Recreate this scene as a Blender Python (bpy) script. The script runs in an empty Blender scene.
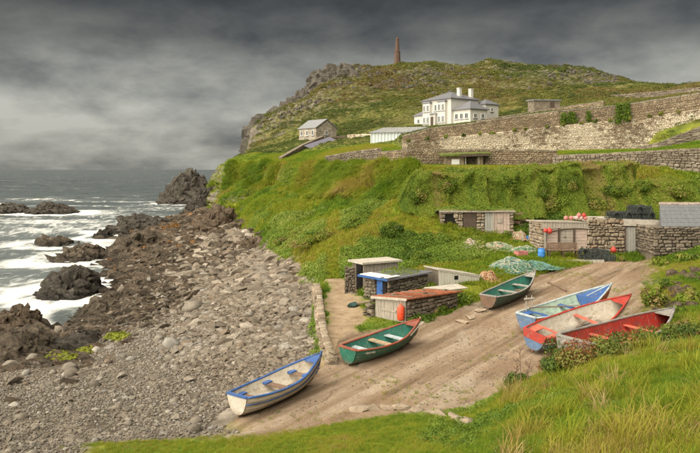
import bpy, bmesh, math, random
import numpy as np
from mathutils import Vector, Matrix
from mathutils.noise import noise as mnoise
rad = math.radians
scene = bpy.context.scene
COL = scene.collection
# ------------------------------------------------------------------ camera
CAMZ, FOC, HORIZON = 9.5, 700.0, 169.0
cam_data = bpy.data.cameras.new('camera'); cam = bpy.data.objects.new('camera', cam_data); COL.objects.link(cam)
cam.location = (0, 0, CAMZ); cam.rotation_euler = (rad(90), 0, 0)
cam_data.sensor_fit = 'HORIZONTAL'; cam_data.sensor_width = 36.0; cam_data.lens = 36.0
cam_data.shift_y = -57.5 / 700.0
cam_data.clip_start = 0.1; cam_data.clip_end = 20000
scene.camera = cam
# ------------------------------------------------------------------ world (storm cloud over a daylight sky)
SUN_DIR = Vector((-0.62, -0.42, 0.80)).normalized()     # towards the sun
sun_el = math.asin(SUN_DIR.z); sun_az = math.atan2(SUN_DIR.x, SUN_DIR.y)
world = bpy.data.worlds.new('World'); scene.world = world; world.use_nodes = True
def build_world():
    nt = world.node_tree; N = nt.nodes; L = nt.links; N.clear()
    def nd(t, **k):
        n = N.new(t)
        for a, b in k.items(): setattr(n, a, b)
        return n
    out = nd('ShaderNodeOutputWorld'); bg = nd('ShaderNodeBackground'); bg.inputs['Strength'].default_value = 0.1
    sky = nd('ShaderNodeTexSky'); sky.sky_type = 'NISHITA'; sky.sun_disc = False
    sky.sun_elevation = sun_el; sky.sun_rotation = sun_az
    tc = nd('ShaderNodeTexCoord'); sep = nd('ShaderNodeSeparateXYZ'); L.new(tc.outputs['Generated'], sep.inputs[0])
    def math_(op, a, b=None, c=None):
        m = nd('ShaderNodeMath', operation=op)
        for i, v in enumerate((a, b, c)):
            if v is None: continue
            if isinstance(v, (int, float)): m.inputs[i].default_value = v
            else: L.new(v, m.inputs[i])
        return m.outputs[0]
    zc = math_('MAXIMUM', sep.outputs[2], 0.0)
    den = math_('ADD', zc, 0.22)
    vx = math_('DIVIDE', sep.outputs[0], den); vy = math_('DIVIDE', sep.outputs[1], den)
    com = nd('ShaderNodeCombineXYZ'); L.new(vx, com.inputs[0]); L.new(vy, com.inputs[1])
    def noise(scale, detail, rough, dist, off):
        mp = nd('ShaderNodeMapping'); mp.inputs['Location'].default_value = off; L.new(com.outputs[0], mp.inputs['Vector'])
        n = nd('ShaderNodeTexNoise'); n.inputs['Scale'].default_value = scale; n.inputs['Detail'].default_value = detail
        n.inputs['Roughness'].default_value = rough; n.inputs['Distortion'].default_value = dist
        L.new(mp.outputs[0], n.inputs['Vector']); return n.outputs['Fac']
    n1 = noise(0.8, 6, 0.50, 0.15, (3.1, 7.7, 0)); n2 = noise(2.6, 7, 0.52, 0.15, (11.3, 2.2, 0))
    def puff(scale, off, dist):
        mp = nd('ShaderNodeMapping'); mp.inputs['Location'].default_value = off; mp.inputs['Scale'].default_value = (1, 1, 2.1); L.new(tc.outputs['Generated'], mp.inputs['Vector'])
        n = nd('ShaderNodeTexNoise'); n.inputs['Scale'].default_value = scale; n.inputs['Detail'].default_value = 7; n.inputs['Roughness'].default_value = .56; n.inputs['Distortion'].default_value = dist
        L.new(mp.outputs[0], n.inputs['Vector']); return n.outputs['Fac']
    n3 = puff(7.5, (4.2, 1.3, .7), .12)
    ns = math_('ADD', math_('ADD', math_('MULTIPLY', n1, 0.26), math_('MULTIPLY', n2, 0.20)), math_('MULTIPLY', n3, 0.54))
    # brightness of the deck: pale near the sea, heavy and dark overhead
    gr = nd('ShaderNodeValToRGB'); L.new(zc, gr.inputs[0])
    st = [(0.0, .165), (.035, .160), (.09, .172), (.14, .118), (.19, .052), (.235, .024), (.34, .038), (1, .052)]
    el = gr.color_ramp.elements
    while len(el) < len(st): el.new(0.5)
    for e, (p, v) in zip(el, st): e.position = p; e.color = (v * 1.0, v * 1.0, v * 0.93, 1)
    gr.color_ramp.interpolation = 'EASE'
    amp = nd('ShaderNodeValToRGB'); L.new(ns, amp.inputs[0]); e = amp.color_ramp.elements
    e[0].position = .385; e[0].color = (.46, .47, .49, 1); e[1].position = .60; e[1].color = (1.60, 1.58, 1.50, 1)
    mul = nd('ShaderNodeMix', data_type='RGBA', blend_type='MULTIPLY'); mul.inputs[0].default_value = 1
    L.new(gr.outputs[0], mul.inputs[6]); L.new(amp.outputs[0], mul.inputs[7])
    ten = nd('ShaderNodeVectorMath', operation='SCALE'); ten.inputs['Scale'].default_value = 10.0; L.new(mul.outputs[2], ten.inputs[0])
    mx = nd('ShaderNodeMix', data_type='RGBA'); mx.inputs[0].default_value = 0.965
    L.new(sky.outputs[0], mx.inputs[6]); L.new(ten.outputs[0], mx.inputs[7])
    L.new(mx.outputs[2], bg.inputs['Color']); L.new(bg.outputs[0], out.inputs['Surface'])
build_world()
sun_data = bpy.data.lights.new('sun', 'SUN'); sun = bpy.data.objects.new('sun', sun_data); COL.objects.link(sun)
sun.rotation_euler = SUN_DIR.to_track_quat('Z', 'Y').to_euler(); sun.location = (-30, -20, 60)
sun_data.energy = 5.0; sun_data.angle = rad(110); sun_data.color = (1.0, 0.92, 0.78)
vs = scene.view_settings; vs.view_transform = 'Standard'; vs.look = 'None'; vs.gamma = 1; vs.exposure = 0.92; vs.use_curve_mapping = False
scene.cycles.max_bounces = 5; scene.cycles.diffuse_bounces = 3; scene.cycles.glossy_bounces = 2; scene.cycles.transmission_bounces = 3
scene.cycles.transparent_max_bounces = 4
rng = np.random.default_rng(7); random.seed(7)
# ------------------------------------------------------------------ numpy noise
def _hash(ix, iy, iz, s):
    h = (ix.astype(np.int64) * 374761393 + iy.astype(np.int64) * 668265263 + iz.astype(np.int64) * 2147483647 + s * 974634777) & 0xffffffff
    h = ((h ^ (h >> 13)) * 1274126177) & 0xffffffff
    h = ((h ^ (h >> 16)) * 2246822519) & 0xffffffff
    return ((h ^ (h >> 15)) & 0xffffff) / float(0xffffff)
def vnoise(x, y, z=None, s=0):
    x = np.asarray(x, float); y = np.asarray(y, float); z = np.zeros_like(x) if z is None else np.asarray(z, float)
    ix, iy, iz = np.floor(x), np.floor(y), np.floor(z)
    fx, fy, fz = x - ix, y - iy, z - iz
    fx, fy, fz = (f * f * f * (f * (f * 6 - 15) + 10) for f in (fx, fy, fz))
    r = 0
    for a in (0, 1):
        for b in (0, 1):
            for c in (0, 1):
                w = (fx if a else 1 - fx) * (fy if b else 1 - fy) * (fz if c else 1 - fz)
                r = r + w * _hash(ix + a, iy + b, iz + c, s)
    return r
def fbm(x, y, z=None, o=4, s=0, ridged=False, g=.5):
    t = 0; a = 1; n = 0; f = 1.0
    for k in range(o):
        v = vnoise(np.asarray(x) * f + 17.3 * k, np.asarray(y) * f - 9.1 * k, None if z is None else np.asarray(z) * f, s + k)
        v = 1 - np.abs(2 * v - 1) if ridged else v
        t = t + a * v; n += a; a *= g; f *= 2.03
    return t / n
# ------------------------------------------------------------------ object helpers
def tag(o, label=None, cat=None, group=None, kind=None):
    if label: o['label'] = label
    if cat: o['category'] = cat
    if group: o['group'] = group
    if kind: o['kind'] = kind
    return o
def link(o, parent=None):
    COL.objects.link(o)
    if parent is not None: o.parent = parent
    return o
def mesh_np(name, V, F, mats=None, smooth=False):
    me = bpy.data.meshes.new(name)
    me.from_pydata([tuple(v) for v in V], [], [tuple(f) for f in F]); me.update()
    for m in ([] if mats is None else (mats if isinstance(mats, (list, tuple)) else [mats])): me.materials.append(m)
    if smooth: me.polygons.foreach_set('use_smooth', [True] * len(me.polygons))
    return me
def grid_mesh(name, V, quads, m, smooth=True):
    """fast mesh from numpy arrays of vertices (n,3) and quads (k,4)"""
    me = bpy.data.meshes.new(name); V = np.asarray(V, np.float32); q = np.asarray(quads, np.int32)
    me.vertices.add(len(V)); me.vertices.foreach_set('co', V.ravel())
    k = q.shape[1]
    me.loops.add(q.size); me.loops.foreach_set('vertex_index', q.ravel())
    me.polygons.add(len(q)); me.polygons.foreach_set('loop_start', np.arange(0, q.size, k, dtype=np.int32))
    me.polygons.foreach_set('loop_total', np.full(len(q), k, np.int32))
    me.polygons.foreach_set('use_smooth', np.full(len(q), smooth))
    me.update(calc_edges=True); me.validate()
    if m: me.materials.append(m)
    return me
def attr(me, name, vals, typ='FLOAT', dom='POINT'):
    a = me.attributes.new(name, typ, dom)
    a.data.foreach_set('value' if typ in ('FLOAT', 'INT') else 'vector', np.asarray(vals, np.float32 if typ != 'INT' else np.int32).ravel())
def obj(name, me, parent=None, loc=None, rot=None):
    o = bpy.data.objects.new(name, me)
    if loc is not None: o.location = loc
    if rot is not None: o.rotation_euler = rot
    return link(o, parent)
def empty(name, loc=(0, 0, 0), rz=0, label=None, cat=None, group=None):
    o = bpy.data.objects.new(name, None); o.location = loc; o.rotation_euler = (0, 0, rz); o.empty_display_size = .2
    link(o); return tag(o, label, cat, group)
class MB:
    """collects shapes for one mesh"""
    def __init__(s): s.V = []; s.F = []
    def add(s, V, F):
        b = len(s.V); s.V += [tuple(v) for v in V]; s.F += [tuple(i + b for i in f) for f in F]; return s
    def box(s, c, size, rz=0, jit=0, tilt=(0, 0)):
        hx, hy, hz = (q / 2 for q in size)
        M = Matrix.Translation(c) @ Matrix.Rotation(rz, 4, 'Z') @ Matrix.Rotation(tilt[0], 4, 'X') @ Matrix.Rotation(tilt[1], 4, 'Y')
        V = [M @ Vector((a * hx + random.uniform(-jit, jit), b * hy + random.uniform(-jit, jit), d * hz + random.uniform(-jit, jit)))
             for d in (-1, 1) for a, b in ((-1, -1), (1, -1), (1, 1), (-1, 1))]
        return s.add(V, [(3, 2, 1, 0), (4, 5, 6, 7), (0, 1, 5, 4), (1, 2, 6, 5), (2, 3, 7, 6), (3, 0, 4, 7)])
    def hexa(s, lo, hi):
        """4 lower + 4 upper corners, counter-clockwise seen from above"""
        return s.add(list(lo) + list(hi), [(3, 2, 1, 0), (4, 5, 6, 7), (0, 1, 5, 4), (1, 2, 6, 5), (2, 3, 7, 6), (3, 0, 4, 7)])
    def tube(s, pts, r, n=8, closed=False, flat=1.0):
        pts = [Vector(p) for p in pts]; m = len(pts); rr = r if isinstance(r, (list, tuple)) else [r] * m
        V = []; F = []
        for i, p in enumerate(pts):
            a = pts[i - 1] if (i > 0 or closed) else p; b = pts[(i + 1) % m] if (i < m - 1 or closed) else p
            t = (b - a).normalized(); up = Vector((0, 0, 1))
            if abs(t.z) > .95: up = Vector((0, 1, 0))
            x = t.cross(up).normalized(); y = x.cross(t).normalized()
            for k in range(n):
                an = 2 * math.pi * k / n; V.append(p + (x * math.cos(an) + y * math.sin(an) * flat) * rr[i])
        for i in range(m if closed else m - 1):
            for k in range(n):
                a = i * n + k; b = i * n + (k + 1) % n; j = ((i + 1) % m) * n
                F.append((a, b, j + (k + 1) % n, j + k))
        if not closed:
            F.append(tuple(reversed(range(n)))); F.append(tuple(range((m - 1) * n, m * n)))
        return s.add(V, F)
    def lathe(s, prof, c=(0, 0, 0), n=14):
        V = []; F = []
        for r, z in prof:
            for k in range(n):
                an = 2 * math.pi * k / n; V.append((c[0] + r * math.cos(an), c[1] + r * math.sin(an), c[2] + z))
        for i in range(len(prof) - 1):
            for k in range(n):
                F.append((i * n + k, i * n + (k + 1) % n, (i + 1) * n + (k + 1) % n, (i + 1) * n + k))
        F.append(tuple(reversed(range(n)))); F.append(tuple(range((len(prof) - 1) * n, len(prof) * n)))
        return s.add(V, F)
    def build(s, name, m, parent=None, smooth=False, loc=None, rot=None, bevel=0):
        me = mesh_np(name, s.V, s.F, m, smooth)
        o = obj(name, me, parent, loc, rot)
        if bevel:
            md = o.modifiers.new('bevel', 'BEVEL'); md.width = bevel; md.segments = 2; md.limit_method = 'ANGLE'
        return o
# ------------------------------------------------------------------ material helper
class Mat:
    def __init__(s, name, rough=.85, spec=.3):
        s.m = bpy.data.materials.new(name); s.m.use_nodes = True; s.nt = s.m.node_tree; s.N = s.nt.nodes; s.L = s.nt.links
        s.b = s.N['Principled BSDF']; s.b.inputs['Roughness'].default_value = rough; s.b.inputs['Specular IOR Level'].default_value = spec
        s._co = None
    def co(s, which='Object'):
        n = s.N.new('ShaderNodeTexCoord'); return n.outputs[which]
    def pos(s):
        return s.N.new('ShaderNodeNewGeometry').outputs['Position']
    def map(s, v, scale=(1, 1, 1), rot=(0, 0, 0), loc=(0, 0, 0)):
        n = s.N.new('ShaderNodeMapping'); n.inputs['Scale'].default_value = scale; n.inputs['Rotation'].default_value = rot; n.inputs['Location'].default_value = loc
        s.L.new(v, n.inputs[0]); return n.outputs[0]
    def noise(s, v, scale, detail=5, rough=.55, dist=0):
        n = s.N.new('ShaderNodeTexNoise'); s.L.new(v, n.inputs['Vector'])
        for k, q in (('Scale', scale), ('Detail', detail), ('Roughness', rough), ('Distortion', dist)): n.inputs[k].default_value = q
        return n.outputs['Fac']
    def voro(s, v, scale, feature='F1', out='Distance', rnd=1):
        n = s.N.new('ShaderNodeTexVoronoi'); n.feature = feature; s.L.new(v, n.inputs['Vector']); n.inputs['Scale'].default_value = scale; n.inputs['Randomness'].default_value = rnd
        return n.outputs[out]
    def ramp(s, f, stops, interp='LINEAR'):
        n = s.N.new('ShaderNodeValToRGB'); s.L.new(f, n.inputs[0]); el = n.color_ramp.elements; n.color_ramp.interpolation = interp
        while len(el) < len(stops): el.new(.5)
        for e, (p, c) in zip(el, stops):
            e.position = p; e.color = (c, c, c, 1) if isinstance(c, (int, float)) else (*c, 1)
        return n.outputs[0]
    def mix(s, f, a, b, blend='MIX'):
        n = s.N.new('ShaderNodeMix'); n.data_type = 'RGBA'; n.blend_type = blend
        for i, v in ((0, f), (6, a), (7, b)):
            if isinstance(v, (int, float)): n.inputs[i].default_value = v if i == 0 else (v, v, v, 1)
            elif isinstance(v, tuple): n.inputs[i].default_value = (*v, 1)
            else: s.L.new(v, n.inputs[i])
        return n.outputs[2]
    def math(s, op, a, b=0):
        n = s.N.new('ShaderNodeMath'); n.operation = op
        for i, v in enumerate((a, b)):
            if isinstance(v, (int, float)): n.inputs[i].default_value = v
            else: s.L.new(v, n.inputs[i])
        return n.outputs[0]
    def attr(s, name, typ='GEOMETRY'):
        n = s.N.new('ShaderNodeAttribute'); n.attribute_name = name; n.attribute_type = typ; return n.outputs['Fac']
    def rand(s):
        return s.N.new('ShaderNodeObjectInfo').outputs['Random']
    def normal_z(s):
        g = s.N.new('ShaderNodeNewGeometry'); p = s.N.new('ShaderNodeSeparateXYZ'); s.L.new(g.outputs['Normal'], p.inputs[0]); return p.outputs[2]
    def sep(s, v, i):
        p = s.N.new('ShaderNodeSeparateXYZ'); s.L.new(v, p.inputs[0]); return p.outputs[i]
    def col(s, c):
        if isinstance(c, tuple): s.b.inputs['Base Color'].default_value = (*c, 1)
        else: s.L.new(c, s.b.inputs['Base Color'])
        return s
    def bump(s, h, strength=.5, dist=.05):
        n = s.N.new('ShaderNodeBump'); n.inputs['Strength'].default_value = strength; n.inputs['Distance'].default_value = dist
        s.L.new(h, n.inputs['Height']); s.L.new(n.outputs[0], s.b.inputs['Normal']); return s
    def roughness(s, f): s.L.new(f, s.b.inputs['Roughness']); return s
# ------------------------------------------------------------------ ground materials
SLIP_ANG = math.atan2(20.3, 16.1)
def make_ground_material():
    M = Mat('ground_cover', .92, .15); p = M.pos()
    n_big = M.noise(p, .035, 4, .55, .3); n_mid = M.noise(p, .16, 5, .6, .4); n_fine = M.noise(p, 1.1, 5, .65); n_vf = M.noise(p, 7, 3, .6)
    g1 = M.ramp(n_mid, [(.30, (.060, .066, .016)), (.45, (.105, .115, .022)), (.58, (.165, .155, .036)), (.72, (.195, .150, .050))])
    heath = M.ramp(n_fine, [(.3, (.070, .052, .024)), (.7, (.155, .105, .052))])
    lush = M.ramp(M.noise(p, .22, 5, .6, .4), [(.30, (.070, .130, .010)), (.45, (.140, .205, .014)), (.58, (.230, .255, .020)), (.74, (.225, .190, .036))])
    lush = M.mix(M.ramp(M.noise(p, 1.0, 5, .65), [(.62, 0), (.74, .7)]), lush, (.17, .105, .055))
    g1 = M.mix(M.attr('lush'), g1, lush)
    hf = M.attr('heath'); hmask = M.math('MULTIPLY', hf, M.ramp(n_big, [(.42, 0), (.60, 1)]))
    g = M.mix(hmask, g1, heath)
    g = M.mix(M.ramp(n_fine, [(.35, .55), (.65, 0)]), g, (.045, .050, .014))
    # bare rock where it is steep or craggy
    rock = M.ramp(M.noise(p, 1.6, 8, .7, .5), [(.25, (.055, .048, .038)), (.5, (.150, .130, .103)), (.75, (.270, .236, .190))])
    steep = M.ramp(M.normal_z(), [(.50, 1), (.70, 0)])
    crag = M.math('MULTIPLY', M.attr('crag'), M.ramp(M.noise(p, .55, 6, .65), [(.45, 0), (.56, 1)]))
    g = M.mix(M.math('MAXIMUM', M.math('MULTIPLY', steep, M.attr('steepok')), crag), g, rock)
    # shingle and shore rock
    peb = M.ramp(M.voro(p, 5.0, out='Color'), [(.1, (.135, .112, .086)), (.5, (.250, .212, .165)), (.9, (.350, .305, .245))])
    peb = M.mix(M.ramp(n_fine, [(.35, .7), (.62, 0)]), peb, (.085, .069, .051))
    dark = M.ramp(M.noise(p, .8, 8, .7, .6), [(.28, (.045, .036, .027)), (.5, (.115, .090, .064)), (.75, (.22, .175, .122))])
    shore = M.mix(M.attr('w_rock'), peb, dark)
    wet = M.ramp(M.sep(p, 2), [(.0, 1), (.55, 0)])
    shore = M.mix(M.math('MULTIPLY', wet, .55), shore, (.05, .045, .038))
    g = M.mix(M.attr('w_beach'), g, shore)
    # slipway: worn clay and old concrete with grooves running up the ramp
    ps = M.map(p, (1, 1, 1), (0, 0, -SLIP_ANG))
    along = M.noise(M.map(ps, (.10, 1.9, 1)), 1.0, 7, .62, .35); patch = M.noise(p, .42, 6, .62, .5); grit = M.noise(p, 16, 5, .65)
    slip = M.ramp(along, [(.32, (.110, .073, .044)), (.43, (.220, .155, .098)), (.53, (.305, .225, .152)), (.68, (.410, .325, .238))])
    slip = M.mix(M.ramp(patch, [(.40, .6), (.52, 0)]), slip, (.245, .165, .102))
    slip = M.mix(M.ramp(patch, [(.56, 0), (.68, .75)]), slip, (.38, .315, .24))
    slip = M.mix(M.ramp(grit, [(.40, .22), (.60, 0)]), slip, (.145, .10, .066))
    g = M.mix(M.attr('w_slip'), g, slip)
    path = M.ramp(M.noise(p, 1.8, 6, .65), [(.3, (.22, .155, .09)), (.55, (.34, .25, .16)), (.8, (.42, .33, .23))])
    g = M.mix(M.attr('w_path'), g, path)
    M.col(g)
    h = M.math('ADD', M.math('MULTIPLY', M.noise(p, 3.0, 8, .7), 1.0), M.math('MULTIPLY', M.math('ADD', along, M.math('MULTIPLY', grit, .3)), M.math('MULTIPLY', M.attr('w_slip'), .5)))
    M.bump(h, .8, .18)
    return M.m
GROUND = make_ground_material()
# ------------------------------------------------------------------ terrain, lofted through feature lines
def pz(py, d): return CAMZ - (py - HORIZON) / FOC * d
def p(u, py, d): return (u, d, pz(py, d))
def slip_z(x, y): return 2.9 + .042 * (x + 2.14) + .042 * (y - 20)
def sl(u, d): return (u, d, slip_z((u - 350) / FOC * d, d))
def slp(u, py):
    d = 7.35 / ((py - 169) / 700 + .042 * (u - 350) / 700 + .042); return sl(u, d)
ROWS = [
 ('A0', [(-450, 1.5, 7.7), (1150, 1.5, 7.8)]),
 ('A1', [(-450, 17, 2.3), p(0, 462, 16.6), p(100, 460, 16.2), p(200, 460, 15.2), p(300, 458, 14.2), p(400, 458, 12.8), p(500, 458, 10.8), p(600, 458, 8.8), p(700, 458, 7.2), p(800, 450, 6.6), p(1150, 430, 6)]),
 ('A2', [(-450, 17.3, 2.3), p(0, 457, 17.1), p(100, 446, 17.0), p(200, 439, 17.1), p(260, 433, 17.5), p(330, 425, 18), p(400, 415, 18.4), p(470, 412, 17.9), p(500, 400, 17.4), p(540, 380, 17), p(580, 363, 16.8), p(640, 346, 16.8), p(700, 332, 17), p(800, 322, 17), p(1150, 300, 18)]),
 ('A3', [(-450, 18.2, 2.25), (0, 18.1, 2.35), (100, 17.9, 2.5), sl(215, 17.7), sl(260, 18.0), sl(330, 18.5), sl(400, 19), sl(470, 19.4), sl(500, 19.7), sl(540, 20), sl(600, 20.6), sl(640, 21), (665, 21.5, 4.1), (685, 22, 4.6), (720, 22, 4.8), (800, 22, 5.1), (1150, 23, 5.5)]),
 ('A3b', None),
 ('A4', [(-450, 20.5, 2.1), (0, 20, 2.25), (100, 19.6, 2.4), slp(218, 430), slp(330, 370), slp(341, 338), slp(425, 324), slp(480, 304), slp(545, 273), slp(600, 262), slp(642, 259), (665, 37.5, 4.75), (700, 35, 5.1), (800, 35, 5.4), (1150, 36, 5.8)]),
 ('A5', [(-450, 30, .8), (0, 30, .9), (100, 30, 1.35), (200, 30, 2.2), (260, 31, 2.45), (300, 32, 2.6), (316, 33.5, 2.65), (322, 33.5, 3.55), (345, 33, 3.55), (380, 31.5, 3.6), (425, 32, 3.9), (480, 34, 4.2), (545, 38, 4.45), (600, 40, 4.55), (650, 40.5, 4.8), (700, 38, 5.3), (800, 38, 5.6), (1150, 38, 6)]),
 ('A6', [(-450, 45, -.9), (0, 45, -.7), (50, 46, -.6), (100, 50, -.2), (150, 66, .9), (200, 90, 1.9), (245, 60, 2.6), (270, 44, 2.75), (300, 38, 2.65), (316, 36.5, 2.65), (322, 36, 3.6), (345, 36.5, 3.55), (380, 37, 3.9), (440, 39, 4.5), (515, 42, 4.8), (560, 42.5, 5), (640, 42.5, 5.2), (700, 41, 5.6), (800, 41, 6), (1150, 41, 6.5)]),
 ('TOE', [(-450, 70, -2), (0, 70, -2), (60, 80, -1.5), (110, 95, -.5), (150, 120, -.2), (180, 133, .6), (200, 138, 1.8), (208, 122, 2.2), (215, 105, 2.4), (245, 72, 2.7), (270, 50, 2.9), (300, 41, 2.75), (318, 37.5, 2.8), (324, 37.5, 3.6), (345, 38, 3.6), (380, 39, 4.0), (440, 42, 4.7), (515, 44, 5.05), (560, 44, 5.3), (640, 44, 5.7), (700, 43, 6.0), (800, 43, 6.4), (1150, 43, 7)]),
 ('MID', [(-450, 85, -3), (0, 85, -3), (110, 110, -2), (150, 130, -1.5), (188, 144, -.3), (200, 143, 2.2), p(207, 196, 134), p(215, 195, 120), p(225, 200, 104), p(250, 208, 82), p(285, 226, 57), p(302, 243, 47.5), p(320, 240, 46), p(345, 236, 44), p(380, 226, 45), (440, 46.5, 6.9), (515, 46.8, 7.0), (600, 48, 7.2), (700, 47, 7.2), (800, 47, 7.5), (1150, 47, 8)]),
 ('LIP', [(-450, 92, -3), (0, 92, -3), (150, 135, -2), (189, 148, -.7), (201, 146, 1.6), (208.5, 138, 4.4), (216, 128.5, 6.4), p(228, 187, 113), p(250, 188, 103.5), p(280, 190, 92.5), p(310, 192, 82), p(340, 192, 71.5), p(380, 195, 59), (420, 52.6, 7.5), (515, 51.4, 7.7), (600, 52, 7.8), (640, 51.5, 7.9), (700, 50, 8.0), (800, 49, 8.1), (1150, 48.5, 8.6)]),
 ('TOP', [(-450, 100, -3), (0, 100, -3), (150, 140, -2), (190, 152, -1), (202, 149, 1.0), (209, 141, 4.6), p(216, 178, 131), p(228, 166.5, 119), p(280, 166.5, 97), p(340, 168, 76), p(380, 169, 63), p(420, 169, 56), (520, 55, 9.55), (600, 56, 9.6), (640, 55, 9.5), p(700, 176, 53), p(800, 176, 51), p(1150, 170, 50)]),
 ('T1a', [(-450, 145, -3), (190, 154, -2), (203, 153, .5), (212, 151, 6), p(222, 166, 146), p(235, 163, 143), p(280, 160, 127), p(330, 163, 97), p(380, 163, 80), p(405, 165, 73), p(480, 166, 72), p(553, 167, 70), p(646, 167, 62.5), p(700, 175, 57), p(800, 176, 54), p(1150, 172, 53)]),
 ('T1b', [(-450, 147, -3), (190, 157, -2.5), (203, 156, 0), (212, 153, 5.5), p(222, 166, 148), p(235, 163, 145), p(280, 159, 129), p(330, 161, 99), p(380, 159, 82), p(405, 153, 74), p(480, 151.5, 73), p(553, 155, 71), p(646, 152, 63.5), p(700, 150.5, 58), p(800, 149, 55), p(1150, 145, 54)]),
 ('T2', [(-450, 160, -3), (190, 166, -3), (203, 165, -1), (214, 163, 5), p(230, 161, 160), p(250, 154, 158), p(280, 154, 150), p(330, 150, 119), p(370, 144, 123), p(397, 146, 108), p(402, 152, 96), p(480, 152, 93), p(560, 151.5, 90), p(640, 150, 87), p(660, 147, 84), p(700, 138, 80), p(800, 130, 78), p(1150, 125, 78)]),
 ('T3a', [(-450, 170, -3), (203, 171, -2), (214, 170, 3), p(235, 160, 176), p(250, 151.5, 173), p(280, 147, 169), p(300, 142, 165), p(330, 140, 160), p(370, 139, 136), p(396, 137, 131), p(402, 140, 97.4), p(430, 131, 96.2), p(475, 125, 94.6), p(520, 118, 93), p(560, 113, 91.4), p(620, 107.5, 89.2), p(700, 95.5, 84.5), p(800, 86, 81), p(1150, 70, 80)]),
 ('T3b', [(-450, 190, -3), (203, 191, -2), (218, 191, 2), p(240, 158, 205), p(250, 151, 205), p(280, 143, 196), p(300, 139.5, 178), p(330, 138.5, 175), p(370, 135, 155), p(400, 128, 160), p(450, 125, 152), p(490, 120.5, 150), p(540, 111, 148), p(620, 104.5, 145), p(700, 94, 140), p(800, 86, 140), p(1150, 75, 140)]),
 ('T4', [(-450, 230, -3), (225, 230, -2), (240, 231, 2), p(247, 151, 233), p(300, 134, 216), p(400, 116, 206), p(450, 111, 200), p(540, 98, 195), p(620, 95, 190), p(700, 89.5, 182), p(800, 85, 180), p(1150, 75, 180)]),
 ('T5', [(-450, 280, -3), (235, 280, -3), (246, 280, 6), p(250, 142, 278), p(256, 127, 279), p(290, 110.5, 286), p(310, 101, 291), p(318, 92, 294), p(400, 92, 286), p(480, 88, 286), p(560, 85, 281), p(620, 86, 266), p(700, 88.5, 246), p(800, 88, 240), p(1150, 80, 240)]),
 ('T6', [(-450, 310, -3), (240, 310, -3), (248, 310, 10), p(251, 132, 309), p(265, 119, 309), p(290, 108, 311), p(300, 99, 314), p(311, 91, 319), p(318, 79.5, 326), p(335, 72, 339), p(360, 67, 346), p(400, 63, 350), p(440, 61, 351), p(468, 65, 350), p(490, 63, 350), p(540, 64, 346), p(570, 66, 342), p(592, 70, 336), p(612, 78, 326), p(640, 85, 312), p(700, 89.5, 300), p(800, 92, 290), p(1150, 90, 290)]),
 ('T7', [(-450, 430, -3), (240, 430, -3), (255, 430, 14), (318, 430, 32), (400, 430, 46), (560, 430, 46), (700, 430, 34), (1150, 430, 34)]),
 ('T8', [(-450, 700, -6), (1150, 700, -6)]),
]
RN = [r[0] for r in ROWS]; RI = {n: i for i, n in enumerate(RN)}
U = np.concatenate([np.arange(-450, -60, 12.), np.arange(-60, 770, 2.), np.arange(770, 1151, 12.)]); NU = len(U)
def loft():
    RD, RZ = [], []
    for n, pts in ROWS:
        if pts is None: RD.append(None); RZ.append(None); continue
        a = np.array(pts, float); RD.append(np.interp(U, a[:, 0], a[:, 1])); RZ.append(np.interp(U, a[:, 0], a[:, 2]))
    i = RI['A3b']; dm = (RD[i - 1] * .55 + RD[i + 1] * .45)
    xm = (U - 350) / FOC * dm
    zs = slip_z(xm, dm); zb = (RZ[i - 1] + RZ[i + 1]) / 2
    w = np.clip((U - 205) / 12, 0, 1); zz = zb * (1 - w) + zs * w
    hump = np.interp(U, [640, 660, 680, 700, 800], [0, .0, .35, .5, .5]); RD[i] = dm; RZ[i] = zz + hump
    # smooth the lines a little along u (inside the fine part)
    k = np.exp(-np.linspace(-2, 2, 7) ** 2); k /= k.sum()
    fine = (U >= -60) & (U < 770)
    for j in range(len(RD)):
        for A in (RD, RZ):
            q = A[j][fine]; A[j] = A[j].copy(); A[j][fine] = np.convolve(np.pad(q, 3, mode='edge'), k, 'valid')
    Ds, Zs, Rs = [], [], []
    for j in range(len(RD) - 1):
        ratio = np.max(np.log(np.maximum(RD[j + 1], RD[j] + .05) / RD[j])[fine])
        step = .02 if j == 0 else .0085
        n = int(np.clip(math.ceil(ratio / step), 3, 60 if j else 50))
        for k_ in range(n):
            t = k_ / n
            if j >= RI['TOE'] and j not in (RI['T1a'], RI['T2']): ts = t          # plain loft
            else: ts = t
            Ds.append(RD[j] * (RD[j + 1] / RD[j]) ** t if j == 0 else RD[j] * (1 - t) + RD[j + 1] * t)
            Zs.append(RZ[j] * (1 - ts) + RZ[j + 1] * ts); Rs.append(j + t)
    Ds.append(RD[-1]); Zs.append(RZ[-1]); Rs.append(len(RD) - 1.)
    return np.array(Ds), np.array(Zs), np.array(Rs)
D, Z, RR = loft(); NR = len(RR)
UU = np.broadcast_to(U, D.shape); R2 = np.broadcast_to(RR[:, None], D.shape)
X = (UU - 350) / FOC * D; Y = D.copy()
def sig(v, w): return 1 / (1 + np.exp(-np.clip(v / w, -40, 40)))
nz_u = (fbm(X * .45, Y * .45, s=5, o=4) - .5); nz_f = (fbm(X * 2.1, Y * 2.1, s=9, o=3) - .5)
pxm = FOC / np.maximum(D, 1)           # picture units per metre, to size the ragged borders in metres
ub = UU + nz_u * 1.6 * pxm + nz_f * .5 * pxm
r_ = R2 + nz_u * .5
near = (R2 < 2.45 + nz_u * .7)
W_BEACH = np.where(near, sig(92 - ub, 6), np.where(R2 < 5, sig(216 - ub, 4), np.where(R2 < 8.0, sig(317.5 - UU, 1.0), sig(8.25 - R2 + nz_u * .5 + np.clip((208 - UU) * .1, 0, 9), .05)))) * (R2 < RI['TOP'])
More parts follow.
